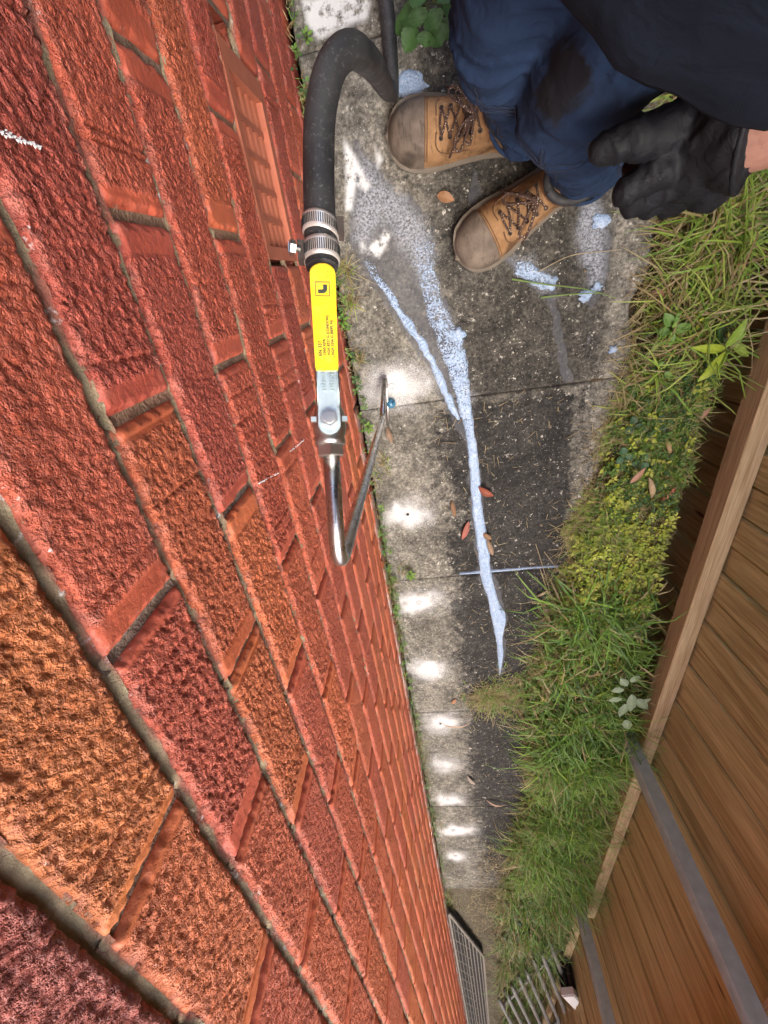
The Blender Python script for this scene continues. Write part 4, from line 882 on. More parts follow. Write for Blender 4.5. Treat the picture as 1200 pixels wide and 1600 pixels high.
def make_boot(toe, fwd, side, seed):
    fwd = np.array([fwd[0], fwd[1], 0.]); fwd /= np.linalg.norm(fwd); lf = np.array([-fwd[1], fwd[0], 0])
    org = np.array([toe[0], toe[1], 0]) - fwd * .304
    Mx = Matrix(((fwd[0], lf[0], 0, org[0]), (fwd[1], lf[1], 0, org[1]), (0, 0, 1, .0045), (0, 0, 0, 1)))
    bt = link('work_boot', None, person)
    def put(nm, b_or_me, mt, sm=True, par=bt):
        me = b_or_me.me(nm) if isinstance(b_or_me, MB) else b_or_me; me.transform(Mx); return link(nm, me, par, mt, smooth=sm)
    # outsole with lugged edge
    so_ = MB(); N_ = 64; ol = []
    xs_ = np.concatenate([np.linspace(.0, .02, 6), np.linspace(.03, .27, 22), np.linspace(.278, .304, 8)])
    ol = [(x, float(hwv(x)) + .0045) for x in xs_] + [(.3095, 0)] + [(x, -float(hwv(x)) - .0045) for x in xs_[::-1]] + [(-.004, 0)]
    k = len(ol); lv = [(0, 0), (.006, .001), (.0065, -.001), (.013, -.001), (.0135, .0015), (.022, .0010), (.024, -.003)]
    v = []
    for z, o_ in lv:
        for x, y in ol: v.append((x + (o_ if x > .3 else 0), y + math.copysign(o_, y) if y else y, z + max(0, (x - .24) * .14)))
    so_.add(v, [(i*k+j, i*k+(j+1) % k, (i+1)*k+(j+1) % k, (i+1)*k+j) for i in range(len(lv)-1) for j in range(k)] + [tuple(range(k))[::-1], tuple((len(lv)-1)*k+j for j in range(k))]); put('sole', so_, M['sole'], False)
    # upper: vamp plus shaft, fused
    up = MB(); v, f, nx, kk = vamp(.11, .3035, 0, 30); base = len(v); v2 = list(v)
    f = list(f) + [tuple((i*kk) for i in range(nx)) + tuple(i*kk+kk-1 for i in range(nx-1, -1, -1)), tuple(range(kk)), tuple((nx-1)*kk + j for j in range(kk-1, -1, -1))]
    up.add(v2, f)
    v = []; n = 26; sec = [(.012, .075, .072, .038), (.05, .073, .073, .0385), (.085, .074, .072, .0385), (.11, .073, .064, .040), (.135, .070, .056, .0425), (.155, .066, .052, .044)]
    for z, cx_, rx, ry in sec: v += [(cx_ + rx * math.copysign(abs(math.cos(a)) ** .9, math.cos(a)), ry * math.copysign(abs(math.sin(a)) ** .9, math.sin(a)), z) for a in [6.2832*j/n for j in range(n)]]
    up.add(v, [(i*n+j, i*n+(j+1) % n, (i+1)*n+(j+1) % n, (i+1)*n+j) for i in range(len(sec)-1) for j in range(n)] + [tuple(range(n))[::-1], tuple((len(sec)-1)*n+j for j in range(n))])
    um = remesh(up, .0032, 4); displace(um, lambda c: .0011 * fbm(c[:, 0] * 40 + seed, c[:, 1] * 40, c[:, 2] * 40, 80, 3) - .0016 * sst(.75, 1, 1 - np.abs(vn(c[:, 0] * 70 + seed, c[:, 1] * 12, c[:, 2] * 30, 81))) * sst(.23, .2, c[:, 0]))
    put('upper', um, M['tan'])
    cp = MB(); v, f, nx, kk = vamp(.2335, .304, .0022, 16); cp.add(v, f)
    edge = [(.2335, p[1] * .985, .010 + (p[2] - .010) * .985) for p in v[:kk]]; cp.add(v[:kk] + edge, [(j, kk + j, kk + j + 1, j + 1) for j in range(kk - 1)])
    me = cp.me('toe_cap'); displace(me, lambda c: .0005 * fbm(c[:, 0] * 160, c[:, 1] * 25 + seed, c[:, 2] * 40, 83, 2)); put('toe_cap', me, M['cap'])
    def ontop(x, y, o_=.0012): return (x, y, topz(x, y) + o_)
    for xo in (.2325, .2285):
        s_ = MB(); s_.tube([ontop(xo - .012 * (y / .05) ** 2 * 0, y) for y in np.linspace(-.048, .048, 26)], .0009, 6); put('stitching', s_, M['stitch'])
    for sd_ in (-1, 1):                      # facings that carry the eyelets: raised flap with stitched border
        path_ = [(.212, .012), (.212, .030), (.200, .040), (.170, .040), (.148, .038)]
        q_ = [ontop(x, sd_ * y, .0010) for x, y in path_]; s_ = MB(); s_.tube(spline(q_, 5), .0013, 6); put('stitching', s_, M['stitch'])
    tg = MB(); v = []; xs_ = np.linspace(.208, .118, 12)
    for i, x in enumerate(xs_):
        for y in np.linspace(-.0165, .0165, 7): v.append((x, y, topz(x, y) + .0025 - .0015 * abs(y) / .0165 + .001 * math.sin(i * 1.9)))
    tg.add(v, [(i*7+j, i*7+j+1, (i+1)*7+j+1, (i+1)*7+j) for i in range(11) for j in range(6)]); put('tongue', tg, M['tan'])
    ex = [.203, .187, .170, .152, .136]; eye = MB(); lc = MB()
    for x in ex:
        for sd_ in (-1, 1):
            y = sd_ * .0215; c = np.array(ontop(x, y, .0016)); nrm = np.array([.35, sd_ * .35, .85]); nrm /= np.linalg.norm(nrm); a1_ = np.cross(nrm, (0, 1, 0)); a1_ /= np.linalg.norm(a1_); a2_ = np.cross(nrm, a1_)
            ec = MB(); ec.tube([c + .0031 * (math.cos(a) * a1_ + math.sin(a) * a2_) for a in np.linspace(0, 6.2832, 13)], .0011, 6, False); put('eyelet', ec, M['iron'])
            dc = MB(); dc.add([c + .0026 * (math.cos(a) * a1_ + math.sin(a) * a2_) for a in np.linspace(0, 6.2832, 11)[:-1]], [tuple(range(10))]); put('eyelet_hole', dc, M['dark'])
    LR = .0021
    for i in range(len(ex) - 1):
        for sd_ in (-1, 1):
            A, B = ontop(ex[i], sd_ * .021, .0022), ontop(ex[i+1], -sd_ * .021, .0026); mid = ontop((ex[i] + ex[i+1]) / 2, 0, .0062 + .0016 * sd_); q_ = MB(); q_.tube(spline([A, mid, B], 6), LR, 7); put('lace', q_, M['lace'])
    q_ = MB(); q_.tube(spline([ontop(ex[0], -.021, .002), ontop(ex[0] + .002, 0, .005), ontop(ex[0], .021, .002)], 6), LR, 7); put('lace', q_, M['lace'])
    kx = .150; kn_ = np.array([kx, 0.0, topz(kx, 0) + .010]); rs = random.Random(seed)
    for sd_ in (-1, 1):                      # bow loops and loose ends
        for t in range(2):
            L1 = .040 + .012 * rs.random(); w1 = .010; o1 = rs.uniform(-.012, .022) + .010 * t
            lp = [kn_, kn_ + (o1 * .5 + .006, sd_ * L1 * .5, .004), kn_ + (o1 + .014, sd_ * L1 * .95, -.014), kn_ + (o1 + .024, sd_ * L1 * .72, -.012), kn_ + (o1 * .4 + .016, sd_ * L1 * .3, .003), kn_]
            lp = [np.array([p[0], p[1], max(p[2], topz(min(p[0], .29), max(min(p[1], .9 * float(hwv(p[0]))), -.9 * float(hwv(p[0])))) + .003)]) for p in lp]
            q_ = MB(); q_.tube(spline(lp, 7), LR, 7); put('lace', q_, M['lace'])
        le = [kn_, kn_ + (.012, sd_ * .020, .001), kn_ + (.030, sd_ * .040, -.02), kn_ + (.032 + .02 * rs.random(), sd_ * .050, -.045)]
        le = [np.array([p[0], p[1], max(p[2], topz(p[0], max(min(p[1], .97 * float(hwv(p[0]))), -.97 * float(hwv(p[0])))) + .003 if abs(p[1]) < float(hwv(p[0])) else .03)]) for p in le]
        q_ = MB(); q_.tube(spline(le, 7), LR, 7); put('lace', q_, M['lace'])
    q_ = MB(); capsule(q_, kn_ + (0, -.005, 0), kn_ + (0, .005, 0), .0045, .0045); put('lace_knot', q_, M['lace'])
    for (rd, zz, mt) in ((.0085, .150, 'collar'), (.0075, .136, 'tan')):
        cl_ = MB(); cl_.tube([(.069 + (.056 + .004 * math.cos(a)) * math.cos(a), .043 * math.sin(a), zz + .006 * math.cos(a)) for a in np.linspace(0, 6.2832, 34)], rd, 10, False); put('collar', cl_, M[mt])
    pt = MB(); pt.tube([(.006, .0, .115), (-.006, 0, .14), (-.002, 0, .175), (.012, 0, .165)], .005, 8); put('pull_tab', pt, M['tab'])
    return bt
b1 = make_boot((.166, .238), (-.985, .10), 1, 3); b1['label'] = 'tan work boot, the one nearer the hose'
b2 = make_boot((.287, .012), (-.895, -.44), -1, 8); b2['label'] = 'tan work boot set forward beside the dry leaf'

# ================================================================== VEGETATION
GREENS = np.array([(.115, .225, .034), (.16, .275, .040), (.225, .32, .05), (.085, .175, .034), (.29, .35, .075)])
DRYC = np.array([(.30, .23, .11), (.24, .17, .08), (.36, .30, .16)])
class Blades:
    def __init__(s): s.v = []; s.f = []; s.c = []; s.n = 0
    def add(s, P, L, Wd, az, el, bend, col):
        n = len(P); t = np.array([0, .38, .74, 1.0]); wv = np.array([.8, 1.0, .62, 0.0])
        dx = np.stack([np.cos(az), np.sin(az)], -1); sx = np.stack([-np.sin(az), np.cos(az), np.zeros(n)], -1)
        pts = []; cur = P.copy(); e = el.copy()
        for k in range(4):
            pts.append(cur.copy())
            if k < 3:
                st_ = L * (t[k+1] - t[k]); cur = cur + np.stack([dx[:, 0]*np.cos(e)*st_, dx[:, 1]*np.cos(e)*st_, np.sin(e)*st_], -1); e = e - bend * (t[k+1] - t[k]) * 1.6
                cur[:, 2] = np.maximum(cur[:, 2], np.minimum(pts[0][:, 2], vz(cur[:, 0], cur[:, 1])) * 0 + np.minimum(pts[0][:, 2], cur[:, 2] + 1) * .0 + np.where(cur[:, 0] < .86, .004, -.2))
        V_ = []
        for k in range(3): V_ += [pts[k] - sx * (Wd * wv[k] / 2)[:, None], pts[k] + sx * (Wd * wv[k] / 2)[:, None]]
        V_.append(pts[3]); V_ = np.stack(V_, 1).reshape(-1, 3)
        b0 = s.n + np.arange(n)[:, None] * 7
        s.f.append((b0 + np.array([[0, 1, 3, 2]]), b0 + np.array([[2, 3, 5, 4]]), b0 + np.array([[4, 5, 6]]))); s.v.append(V_); s.c.append(np.repeat(col, 7, 0)); s.n += n * 7
    def me(s, name):
        v = np.vstack(s.v); q = np.vstack([np.vstack([a, b]) for a, b, _ in s.f]); t3 = np.vstack([c for _, _, c in s.f])
        me = bpy.data.meshes.new(name); me.vertices.add(len(v)); me.vertices.foreach_set('co', v.astype(np.float32).ravel())
        nl = len(q) * 4 + len(t3) * 3; me.loops.add(nl); me.loops.foreach_set('vertex_index', np.concatenate([q.ravel(), t3.ravel()]).astype(np.int32))
        me.polygons.add(len(q) + len(t3)); ls = np.concatenate([np.arange(len(q)) * 4, len(q) * 4 + np.arange(len(t3)) * 3]); me.polygons.foreach_set('loop_start', ls.astype(np.int32))
        me.update(calc_edges=True); me.validate(); colattr(me, 'col', np.vstack(s.c)); return me
def pick(n, pal, var=.2): c = pal[RNG.integers(len(pal), size=n)]; return c * RNG.uniform(1 - var, 1 + var, (n, 1))
def scatter(n, y0, y1, edge_in=-.01, far_pad=0.0):
    y = RNG.uniform(y0, y1, n * 2); e = x_edge(y) + edge_in + .03 * fbm(y * 11, 0, 0, 41); xf = x_far(y) + far_pad; x = e + (xf - e) * RNG.random(n * 2); keep = (x < xf)
    thin = (RNG.random(n * 2) < .35 + .65 * sst(.0, .05, xf - x)); keep &= thin; x, y = x[keep][:n], y[keep][:n]; return np.stack([x, y, np.maximum(vz(x, y), -.02) - .004], -1)
G_ = Blades(); U = RNG.uniform
def grassy(P, l0, l1, w0, w1, pal, dryf=.12, el=(.5, 1.4), bend=(.4, 2.2), az=None):
    n = len(P); c = pick(n, pal, .3); cl = sst(-.35, .35, fbm(P[:, 0] * 9, P[:, 1] * 9, 0, 48)); ein = sst(.0, .07, P[:, 0] - x_edge(P[:, 1])); d = RNG.random(n) < dryf + .35 * (1 - ein) * (dryf > 0) + .25 * (1 - cl) * (dryf > 0); sc_l = .55 + .75 * cl; c[d] = pick(int(d.sum()), DRYC); G_.add(P, U(l0, l1, n) * sc_l, U(w0, w1, n), U(0, 6.2832, n) if az is None else az + RNG.normal(0, .8, n), U(*el, n), U(*bend, n), c)
grassy(scatter(5200, -.42, 1.2), .03, .10, .0014, .0034, GREENS[[1, 2, 4]], .34, (.1, 1.1), (.2, 1.4))
grassy(scatter(900, -.30, .35, .02), .08, .19, .0025, .0045, GREENS[[1, 2, 4]], .3, (.2, 1.1), (.6, 1.8))
grassy(scatter(9000, -.80, -.25), .012, .045, .0010, .0022, GREENS[[0, 1, 2]], .2)
grassy(scatter(4000, -1.2, -.55), .015, .045, .0012, .0024, GREENS[[2, 4, 1]], .3); grassy(scatter(3500, -1.1, -.62), .015, .05, .0012, .0024, GREENS[[0, 1, 2]], .3)
grassy(scatter(9000, -2.0, -1.0), .03, .10, .0016, .0036, GREENS[[0, 1, 2]], .15, (.3, 1.4), (.4, 2.2))
grassy(scatter(1300, -1.9, -.95), .10, .24, .003, .0065, GREENS[[0, 1, 3]], .05, (.4, 1.3), (.8, 2.2)); grassy(scatter(700, -3.0, -1.7), .14, .28, .003, .006, GREENS[[0, 1, 2]], .05, (.5, 1.3), (.8, 2.2)); grassy(scatter(260, -2.6, -.95, -.02, -.15), .06, .15, .002, .0045, GREENS[[0, 1, 2]], .3, (.1, .7), (.3, 1.2), 3.14)
grassy(scatter(8500, -3.0, -1.7), .06, .17, .002, .0042, GREENS[[0, 1]], .1, (.4, 1.4), (.5, 2.0))
grassy(scatter(900, -3.0, -1.3, .2, .03), .12, .26, .003, .005, GREENS[[0, 1, 2]], .1, (.6, 1.4), (.6, 1.6), 0.0)
grassy(scatter(1500, -4.4, -3.0), .10, .24, .003, .006, GREENS[[0, 3, 1]], .3, (.4, 1.4)); grassy(scatter(7000, -4.6, -2.9), .03, .12, .002, .004, GREENS[[0, 3, 1]], .3, (.2, 1.2))
grassy(scatter(4000, -8, -4.6), .04, .14, .003, .006, GREENS[[0, 3, 1]], .3)
# clipped thatch over the verge and the tongue of grass across the path
P = scatter(9000, -3.4, .9, -.035); grassy(P + [0, 0, .012], .02, .06, .001, .002, DRYC, 0, (-.1, .3), (0, .5))
n = 3000; x = .60 - .36 * RNG.random(n) ** 1.6 + .03 * RNG.normal(size=n); y = -1.46 + RNG.normal(0, 1, n) * np.interp(x, [.22, .6], [.03, .11]) + .05 * fbm(x * 14, 0, 0, 47); P = np.stack([x, y, np.full(n, .004)], -1); grassy(P, .015, .055, .0012, .0026, GREENS[[0, 1, 2]], .2, (.0, .9), (0, 1.2))
n = 420; x = .58 - .34 * RNG.random(n) ** 1.3; P = np.stack([x, -1.46 + RNG.normal(0, 1, n) * np.interp(x, [.22, .6], [.03, .1]), U(.004, .016, n)], -1); grassy(P, .02, .06, .001, .002, DRYC, 0, (-.1, .2), (0, .3))
n = 4200; y = U(-4.6, -2.55, n); x = U(.02, .42, n) * np.interp(y, [-4.6, -3.2, -2.9, -2.5], [.9, 1, 1, .35]) + np.interp(y, [-4.6, -3.3, -2.5], [.25, .1, .25]); P = np.stack([x, y, np.full(n, .003)], -1); k_ = RNG.random(n) < np.interp(y, [-4.6, -3.6, -3.2, -2.8, -2.5], [.25, .3, .5, 1, .1]); grassy(P[k_], .015, .06, .0015, .003, GREENS[[0, 3, 1]], .6, (-.05, .5), (0, .8))
n = 500; y = U(-2.7, -.3, n); P = np.stack([U(.2, .56, n), y, np.full(n, .004)], -1); grassy(P, .008, .035, .0008, .0016, DRYC, 0, (-.05, .1), (0, .2))
gr = link('grass', G_.me('grass'), mats=M['leaf'], kind='stuff', label='mixed green and dry grass covering the verge and tongue across the path')
# weeds at the wall foot
G_ = Blades()
n = 3600; y = U(-3.3, .9, n); dens = np.interp(y, [-3.3, -2.4, -1.7, -1.0, -.7, -.1, .2, .9], [1, 1, .9, .8, .35, .6, .35, .3]); k_ = RNG.random(n) < dens * (.35 + .65 * sst(-.2, .3, fbm(y * 6, 0, 0, 44))); y = y[k_]; n = len(y); wdt = np.interp(y, [-3.3, -2.6, -2, -1, 1], [.06, .07, .035, .018, .012])
P = np.stack([.004 + np.abs(RNG.normal(0, 1, n)) * wdt * .6, y, np.full(n, -.002)], -1); grassy(P, .008, .04, .0010, .0022, GREENS[[0, 3, 2]], .25, (.2, 1.4), (0, 1.2))
for (px, py, n, l) in ((540, 420, 60, .10), (545, 470, 70, .09), (560, 560, 50, .06), (600, 720, 40, .05), (590, 745, 25, .05), (630, 890, 30, .04), (480, 190, 30, .06), (478, 150, 40, .05)):
    q = G(px, py); P = np.tile(q, (n, 1)) + np.stack([RNG.normal(0, .006, n), RNG.normal(0, .012, n), np.zeros(n)], -1); P[:, 0] = np.maximum(P[:, 0], .004); grassy(P, l * .3, l, .0010, .0020, GREENS[[2, 4, 1]], .2, (.2, 1.3), (.3, 1.8))
link('weeds', G_.me('weeds'), mats=M['leaf'], kind='stuff', label='thin weeds and moss growing along the foot of the wall')
# small leafy ground cover
cv, cf, cc = [], [], []
def cover(P, l0, l1, pal):
    for p in P:
        c = pal[random.randrange(len(pal))] * random.uniform(.75, 1.25); h_ = random.uniform(.006, .028); k = random.randrange(3, 6); a0_ = random.uniform(0, 6.28)
        for i in range(k):
            a = a0_ + 6.2832 * i / k + random.uniform(-.3, .3); L_ = random.uniform(l0, l1); e = random.uniform(-.1, .7); d = np.array([math.cos(a) * math.cos(e), math.sin(a) * math.cos(e), math.sin(e)]); s_ = np.array([-math.sin(a), math.cos(a), .15]) * L_ * .27; b0 = p + (0, 0, h_); n0 = len(cv)
            cv.extend([b0 + d * L_ * .1, b0 + d * L_ * .55 + s_, b0 + d * L_ * .5 + (0, 0, -L_ * .06), b0 + d * L_ * .55 - s_, b0 + d * L_]); cf.extend([(n0, n0+1, n0+2), (n0, n0+2, n0+3), (n0+1, n0+4, n0+2), (n0+2, n0+4, n0+3)]); cc.extend([c] * 5)
YG = np.array([(.36, .40, .055), (.28, .36, .05), (.44, .46, .09)]); MG = np.array([(.07, .14, .03), (.10, .18, .035), (.05, .10, .03)])
P = scatter(2600, -1.45, -.45, 0); k_ = RNG.random(len(P)) < np.exp(-((P[:, 1] + .9 + .12 * fbm(P[:, 0] * 9, P[:, 1] * 6, 0, 46)) / .24) ** 2); cover(P[k_][:620], .008, .021, YG); cover(scatter(260, -1.9, -.3, 0), .008, .02, YG); cover(scatter(500, -.7, -.2, 0), .007, .018, MG); cover(scatter(380, -.25, .9), .008, .020, np.vstack([YG, MG])); cover(scatter(700, -2.2, -1.2), .008, .02, MG); cover(scatter(700, -4.0, -2.6), .012, .035, np.vstack([MG, [(.20, .27, .20)]]))
yy = U(-3.2, .8, 260); cover(np.stack([U(.006, .03, 260), yy, np.full(260, -.004)], -1), .005, .014, MG * 1.3)
me = mesh('ground_cover', cv, cf); colattr(me, 'col', cc); link('ground_cover', me, mats=M['leaf'], kind='stuff', label='tiny yellow green leaves growing through the verge grass')

# ------------------------------------------------------------------ single plants
def leaf(base, tip, wd, col, fold=.25, droop=.15, serr=0., n=9, tipc=None, up=UPV):
    base, tip = np.asarray(base, float), np.asarray(tip, float); d = tip - base; L_ = np.linalg.norm(d); d /= L_; s_ = np.cross(d, up); s_ /= np.linalg.norm(s_); nrm = np.cross(s_, d); v = []; c = []; ns = 5
    for i in range(n + 1):
        t = i / n; wp = math.sin(math.pi * min(1, t ** .85 * .97 + .02)) ** .8 * (1 + serr * (i % 2 * 2 - 1)); P = base + d * L_ * t + nrm * L_ * droop * 4 * t * (1 - t) * .5
        for j in range(ns):
            q = (j / (ns - 1) - .5) * 2; v.append(P + s_ * wd / 2 * wp * q + nrm * (abs(q) * wd * .5 * fold * wp + .02 * wd * math.sin(i * 2.3 + j))); cv_ = np.array(col) * (1.18 if j == 2 else 1 + .1 * math.sin(i * 3 + j)); c.append(cv_)
    f = [(i*ns+j, i*ns+j+1, (i+1)*ns+j+1, (i+1)*ns+j) for i in range(n) for j in range(ns - 1)]; me = mesh('leaf', v, f); colattr(me, 'col', c); return me
def plant(name, lab, cat, root, leaves, stemc=(.10, .15, .04), group=None):
    o = link(name, None, label=lab, cat=cat, group=group, loc=root)
    for (b_, t_, wd, col, kw) in leaves:
        me = leaf(np.asarray(b_) - root, np.asarray(t_) - root, wd, col, **kw); link('leaf', me, o, M['leaf'], smooth=True)
        sb_ = MB(); sb_.tube(spline([np.zeros(3), (np.asarray(b_) - root) * np.array([.45, .45, .75]), np.asarray(b_) - root], 4), .0011, 6, c=stemc); link('stem', sb_.me('stem'), o, M['leaf'])
    return o
BR = (.33, .42, .045); bz = lambda x, y, z: G(x, y, z)
r_ = bz(1132, 548, .0); r_[2] = -.01
plant('broadleaf_weed', 'bright yellow green long leaved weed beside the fence gap', 'weed', r_, [(bz(1134, 543, .075), bz(1167, 497, .10), .022, (.22, .34, .05), dict(droop=.1)), (bz(1133, 545, .075), bz(1081, 543, .085), .020, BR, dict(droop=.12)), (bz(1134, 550, .07), bz(1090, 596, .075), .026, BR, dict(droop=.15)), (bz(1143, 537, .065), bz(1169, 557, .06), .017, (.24, .33, .06), dict(droop=.15)), (bz(1130, 540, .05), bz(1122, 497, .05), .018, (.05, .10, .03), dict(droop=.1)), (bz(1128, 540, .04), bz(1100, 512, .035), .018, (.06, .12, .03), {}), (bz(1140, 545, .06), bz(1168, 515, .08), .008, (.20, .32, .05), {})])
r_ = bz(1049, 515, .0); r_[2] = .0
plant('broadleaf_weed', 'small ovate leaved seedling in the grass left of the bright weed', 'weed', r_, [(bz(1048, 510, .06), bz(1038, 489, .065), .022, (.13, .24, .06), {}), (bz(1052, 514, .062), bz(1081, 510, .06), .022, (.14, .25, .06), {}), (bz(1046, 515, .06), bz(1027, 521, .055), .018, (.12, .23, .05), {}), (bz(1050, 518, .06), bz(1046, 541, .055), .016, (.15, .27, .06), {}), (bz(1052, 508, .066), bz(1060, 489, .06), .012, (.14, .26, .06), {}), (bz(1051, 512, .07), bz(1056, 503, .075), .009, (.2, .32, .06), {})])
r_ = bz(1040, 582, .0); r_[2] = 0
plant('broadleaf_weed', 'thin stemmed weed with one round leaf below the ovate seedling', 'weed', r_, [(bz(1038, 582, .05), bz(1050, 588, .05), .014, (.15, .25, .06), {}), (bz(1030, 572, .045), bz(1038, 564, .045), .012, (.17, .27, .07), {}), (bz(1010, 578, .03), bz(1003, 580, .03), .008, (.40, .45, .25), {})])
for (x, y, lab) in ((975, 712, 'three part blue green leaf at the path side of the verge'), (1002, 722, 'three part blue green leaf deeper in the verge'), (1040, 660, 'dark three part leaf below the ovate seedlings'), (990, 665, 'small three part leaf nearer the concrete lip')):
    r_ = bz(x, y, .0); c = (.05, .12, .06) if y > 700 else (.045, .09, .04); a0_ = random.uniform(0, 6.28)
    plant('trefoil_weed', lab, 'weed', r_, [(bz(x, y, .035) + np.array([math.cos(a0_ + 2.09 * i), math.sin(a0_ + 2.09 * i), 0]) * .003, bz(x, y, .035) + np.array([math.cos(a0_ + 2.09 * i), math.sin(a0_ + 2.09 * i), random.uniform(-.1, .2)]) * .026, .020, c, dict(serr=.06)) for i in range(3)])
r_ = bz(990, 1110, .0); PL = (.27, .34, .22)
plant('wilting_weed', 'pale grey green wilting weed in front of the nearer steel post', 'weed', r_, [(bz(a, b_, .10), bz(c, d_, .095), w_, PL, dict(fold=-.25)) for a, b_, c, d_, w_ in ((975, 1078, 955, 1080, .03), (980, 1072, 970, 1060, .028), (988, 1085, 985, 1112, .034), (995, 1092, 1012, 1108, .032), (978, 1100, 968, 1120, .03), (972, 1092, 950, 1095, .026), (985, 1066, 1000, 1056, .026), (978, 1125, 982, 1140, .032), (1000, 1098, 1018, 1092, .02))])
r_ = bz(655, 25, .0); lv_ = []
for (x, y, x2, y2, z, wd) in ((650, 40, 632, 82, .07, .034), (668, 48, 664, 74, .08, .034), (676, 40, 690, 72, .075, .036), (690, 30, 700, 62, .07, .034), (660, 20, 622, 30, .09, .032), (672, 15, 682, 48, .10, .036), (650, 10, 655, 42, .11, .034), (690, 10, 718, 14, .09, .03), (640, 30, 618, 52, .05, .03), (666, 0, 640, -14, .12, .036), (684, 4, 700, -20, .11, .036), (700, 25, 722, 34, .05, .028)): lv_.append((bz(x, y, z), bz(x2, y2, z - .012), wd, np.array((.060, .135, .040)) * random.uniform(.75, 1.2), dict(serr=.07, n=13, droop=.12)))
plant('bramble', 'dark green serrated bramble leaves behind the hose at the top', 'bramble', r_, lv_)
for (x, y, lab, s_) in ((640, 893, 'small sprig of green leaves at the wall by the second joint', 1.0), (575, 665, 'tiny round leaved sprig at the wall beside the wand', .8), (535, 500, 'tiny clover sprig at the wall behind the valve handle', .8), (480, 62, 'tiny round leaf sprig at the wall near the top', .6)):
    r_ = bz(x, y, 0.); plant('sprig', lab, 'weed', r_, [(r_ + np.array([.004 * math.cos(a), .006 * math.sin(a), .012]), r_ + np.array([.018 * math.cos(a) * s_ + .006, .022 * math.sin(a) * s_, .02 * s_ + .004]), .010 * s_, (.17, .30, .06), {}) for a in (.3, 1.4, 2.4, 3.6, 4.6, 5.6)])
# ------------------------------------------------------------------ dry leaves and twigs
RD, BRN, PNK, TAN_ = (.30, .085, .05), (.24, .13, .07), (.42, .22, .15), (.40, .30, .19)
for (x, y, x2, y2, wpx, col, z, lab) in ((683, 305, 710, 313, 15, (.36, .19, .10), .004, 'curled tan leaf between the two boots'), (748, 761, 771, 775, 11, RD, .010, 'red gum leaf lying across the blue stream'), (706, 783, 711, 808, 7, BRN, .004, 'small brown leaf left of the blue stream'), (732, 815, 722, 843, 9, (.36, .12, .09), .004, 'curved pink red leaf left of the blue stream'), (755, 833, 768, 843, 9, BRN, .006, 'little brown leaf on the right bank of the blue stream'), (762, 843, 770, 868, 8, (.28, .19, .13), .008, 'dull leaf stuck to the lower blue stream'), (838, 932, 856, 922, 5, TAN_, .004, 'narrow pale leaf right of the stream past the joint'), (850, 945, 856, 965, 9, (.34, .24, .17), .004, 'small tan pointed leaf past the joint'), (872, 952, 888, 925, 6, (.38, .24, .13), .006, 'slender tan leaf at the verge past the joint'), (985, 755, 1009, 730, 9, PNK, .06, 'pale pink gum leaf on the outer edge of the verge'), (1014, 746, 1018, 778, 9, (.45, .32, .19), .04, 'broad strip of pale bark in the verge'), (1033, 783, 1056, 760, 8, (.45, .16, .09), .04, 'red brown leaf near the fence gap'), (1087, 660, 1112, 635, 9, PNK, .02, 'pointed pink leaf on the lip of the fence gap'), (1040, 680, 1046, 715, 7, (.42, .27, .14), .03, 'thin tan leaf in the middle of the verge'), (605, 668, 613, 692, 9, (.26, .17, .12), .003, 'mud brown flake under the wand nozzle'), (880, 1020, 868, 1035, 8, (.38, .20, .11), .02, 'tan leaf at the start of the grass tongue'), (712, 1093, 706, 1100, 7, (.36, .18, .10), .004, 'tiny orange leaf beside the grass tongue'), (690, 1130, 735, 1130, 4, (.40, .27, .19), .02, 'narrow pale leaf lying in the grass tongue'), (760, 1250, 790, 1257, 4, (.42, .26, .18), .004, 'slender pink leaf on the far slab'), (730, 1212, 744, 1225, 5, (.36, .28, .24), .004, 'curled grey leaf on the far slab'), (1018, 455, 1040, 462, 7, (.28, .15, .09), .03, 'brown curled leaf in the near grass')):
    A, B = G(x, y, z), G(x2, y2, z + .002); dep = proj(A)[2]; me = leaf(A - A, B - A, wpx * dep / F_PX, col, fold=random.choice((.35, -.3, .5)), droop=random.choice((.2, .3)))
    o = link('dry_leaf', me, mats=M['leaf'], smooth=True, label=lab, cat='leaf', group='fallen dry leaves', loc=A)
for (pts, lab) in (([(837, 850), (848, 885), (862, 935)], 'thin dry twig lying over the path joint'), ([(850, 862), (868, 885), (885, 905)], 'short dry twig crossing the thin twig'), ([(800, 436), (850, 444), (915, 452), (962, 466)], 'long green grass blade lying across the wet patch'), ([(845, 465), (890, 460), (940, 458)], 'second green grass blade below the long one'), ([(840, 425), (890, 400), (940, 393), (968, 390)], 'dry stalk arching from the verge over the path')):
    P = [G(*p, .008 + .006 * i) for i, p in enumerate(pts)]; tw = MB(); gr_ = 'green' in lab
    tw.tube([p - P[0] for p in spline(P, 5)], list(np.linspace(.0022 if gr_ else .0012, .0007, (len(P)-1)*5+1)), 6, c=((.16, .25, .06) if gr_ else (.36, .29, .18))); link('twig', tw.me('twig'), mats=M['leaf'], label=lab, cat='twig', loc=P[0])

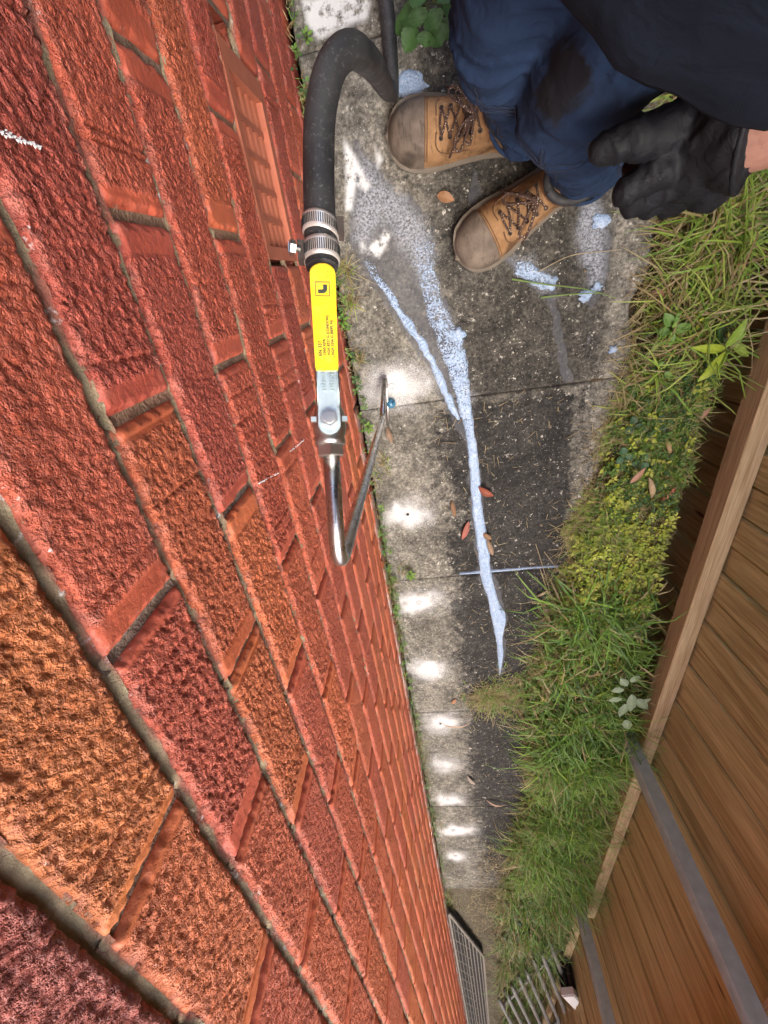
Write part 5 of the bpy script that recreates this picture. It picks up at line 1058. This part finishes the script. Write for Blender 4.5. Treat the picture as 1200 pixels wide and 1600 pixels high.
pbm = MB()
for i in range(190):
    y = random.uniform(-2.8, .45); x = random.uniform(.2, .64); r = random.choice((.0012, .0018, .0018, .0026, .004)) * random.uniform(.8, 1.2); n = 6; P = np.array([x, y, .0015]); c = random.choice(((.55, .52, .46), (.42, .39, .33), (.6, .58, .54), (.2, .17, .13)))
    v = [P + (0, 0, r * .9)] + [P + r * np.array([math.cos(1.0472*j) * random.uniform(.7, 1.4), math.sin(1.0472*j) * random.uniform(.7, 1.2), random.uniform(.1, .5)]) for j in range(n)] + [P + r * np.array([math.cos(1.0472*j), math.sin(1.0472*j), -1]) for j in range(n)]
    pbm.add(v, [(0, 1+j, 1+(j+1) % n) for j in range(n)] + [(1+j, 7+j, 7+(j+1) % n, 1+(j+1) % n) for j in range(n)], c)
link('grit', pbm.me('grit'), mats=M['leaf'], kind='stuff', label='scattered pale grit and crumbs on the concrete path')
# ================================================================== FAR THINGS
gt = link('metal_grate', None, label='rusty iron grate lying along the foot of the wall at the far end', cat='grate', loc=(.1, -4.4, .02))
M['bar'] = m_simple('weathered_bar', (.17, .15, .125), .75, .1, .4, 60)
def gpart(nm, b): return link(nm, b.me(nm), gt, M['bar'])
def gy(x): return -3.22 - (x - .02) * 3.6 + 4.4
fr_ = MB(); L0 = [(.018 - .1, gy(.018)), (.188 - .1, gy(.188)), (.165 - .1, -2.6), (.018 - .1, -2.6)]
for i in range(4): A, B = L0[i], L0[(i + 1) % 4]; fr_.tube([(A[0], A[1], .03), (B[0], B[1], .03)], .007, 8)
gpart('frame', fr_)
for i, x in enumerate(np.linspace(.09, .17, 5)): bb = MB(); bb.tube([(x - .1, gy(x), .03), (x * .97 - .1, -2.6, .03)], .0032, 8); gpart('bar', bb)
for i in range(22): bb = MB(); y = .95 - i * .16; bb.tube([(.02 - .1, min(y + .06, gy(.02)), .036), (.115 - .1, min(y - .10, gy(.115)), .036)], .0016, 6); gpart('wire', bb)
for x in (.035, .055, .075): bb = MB(); bb.tube([(x - .1, gy(x), .033), (x - .1, -2.6, .033)], .0016, 6); gpart('wire', bb)
pn = MB(); pn.add([(p[0], p[1], .006) for p in L0] + [(p[0], p[1], -.02) for p in L0], [(0, 1, 2, 3)] + [(i, 4 + i, 4 + (i+1) % 4, (i+1) % 4) for i in range(4)]); link('under_shade', pn.me('under_shade'), gt, M['dark'])  # added black sheet, stands in for the shade below the bars
rk = link('tube_rack', None, label='old grey tubular rack lying half buried in far grass', cat='rack', loc=(.6, -4.1, .03))
for i in range(8):
    A = np.array([.60 - .045 * i - .6, -3.62 - .14 * i + 4.1, .045 + .01 * (i % 2)]); B = A + np.array([.17, -.88, .05]); bb = MB(); bb.tube([A - np.array([.02, -.1, .01]), A, B], .0125, 12); link('tube', bb.me('tube'), rk, M['tubegrey'], smooth=True)
for t in (.08, .95):
    A0 = np.array([0, .48, .045]) + np.array([.17, -.88, .05]) * t; bb = MB(); bb.tube([A0 + (0.02, .06, -.018), A0 + (-.045 * 7.4, -.14 * 7.4, -.018)], .011, 10); link('crossbar', bb.me('crossbar'), rk, M['tubegrey'], smooth=True)
bp = G(897, 1556, .16); brm = link('broom_head', None, label='white backed broom head with dark bristles by the far post', cat='broom', loc=(bp[0], bp[1], 0))
ax = np.array([.20, -.52, .0]); ax /= np.linalg.norm(ax); sx_ = np.array([ax[1], -ax[0], 0])
bb = MB(); bb.obox((0, 0, .175), ax * .15, sx_ * .038, UPV * .016); bb.obox((0, 0, .194), ax * .145, sx_ * .032, UPV * .004); link('back', bb.me('back'), brm, M['white'])
for i in range(14):
    for j in range(3):
        A = ax * (-.135 + .27 * i / 13) + sx_ * (-.026 + .026 * j); bb = MB(); bb.tube([A + (0, 0, .160), A * 1.1 + (0, 0, .06), A * 1.25 + (0, 0, .0)], [.008, .010, .013], 6); link('bristle_tuft', bb.me('bristle_tuft'), brm, M['bristle'])
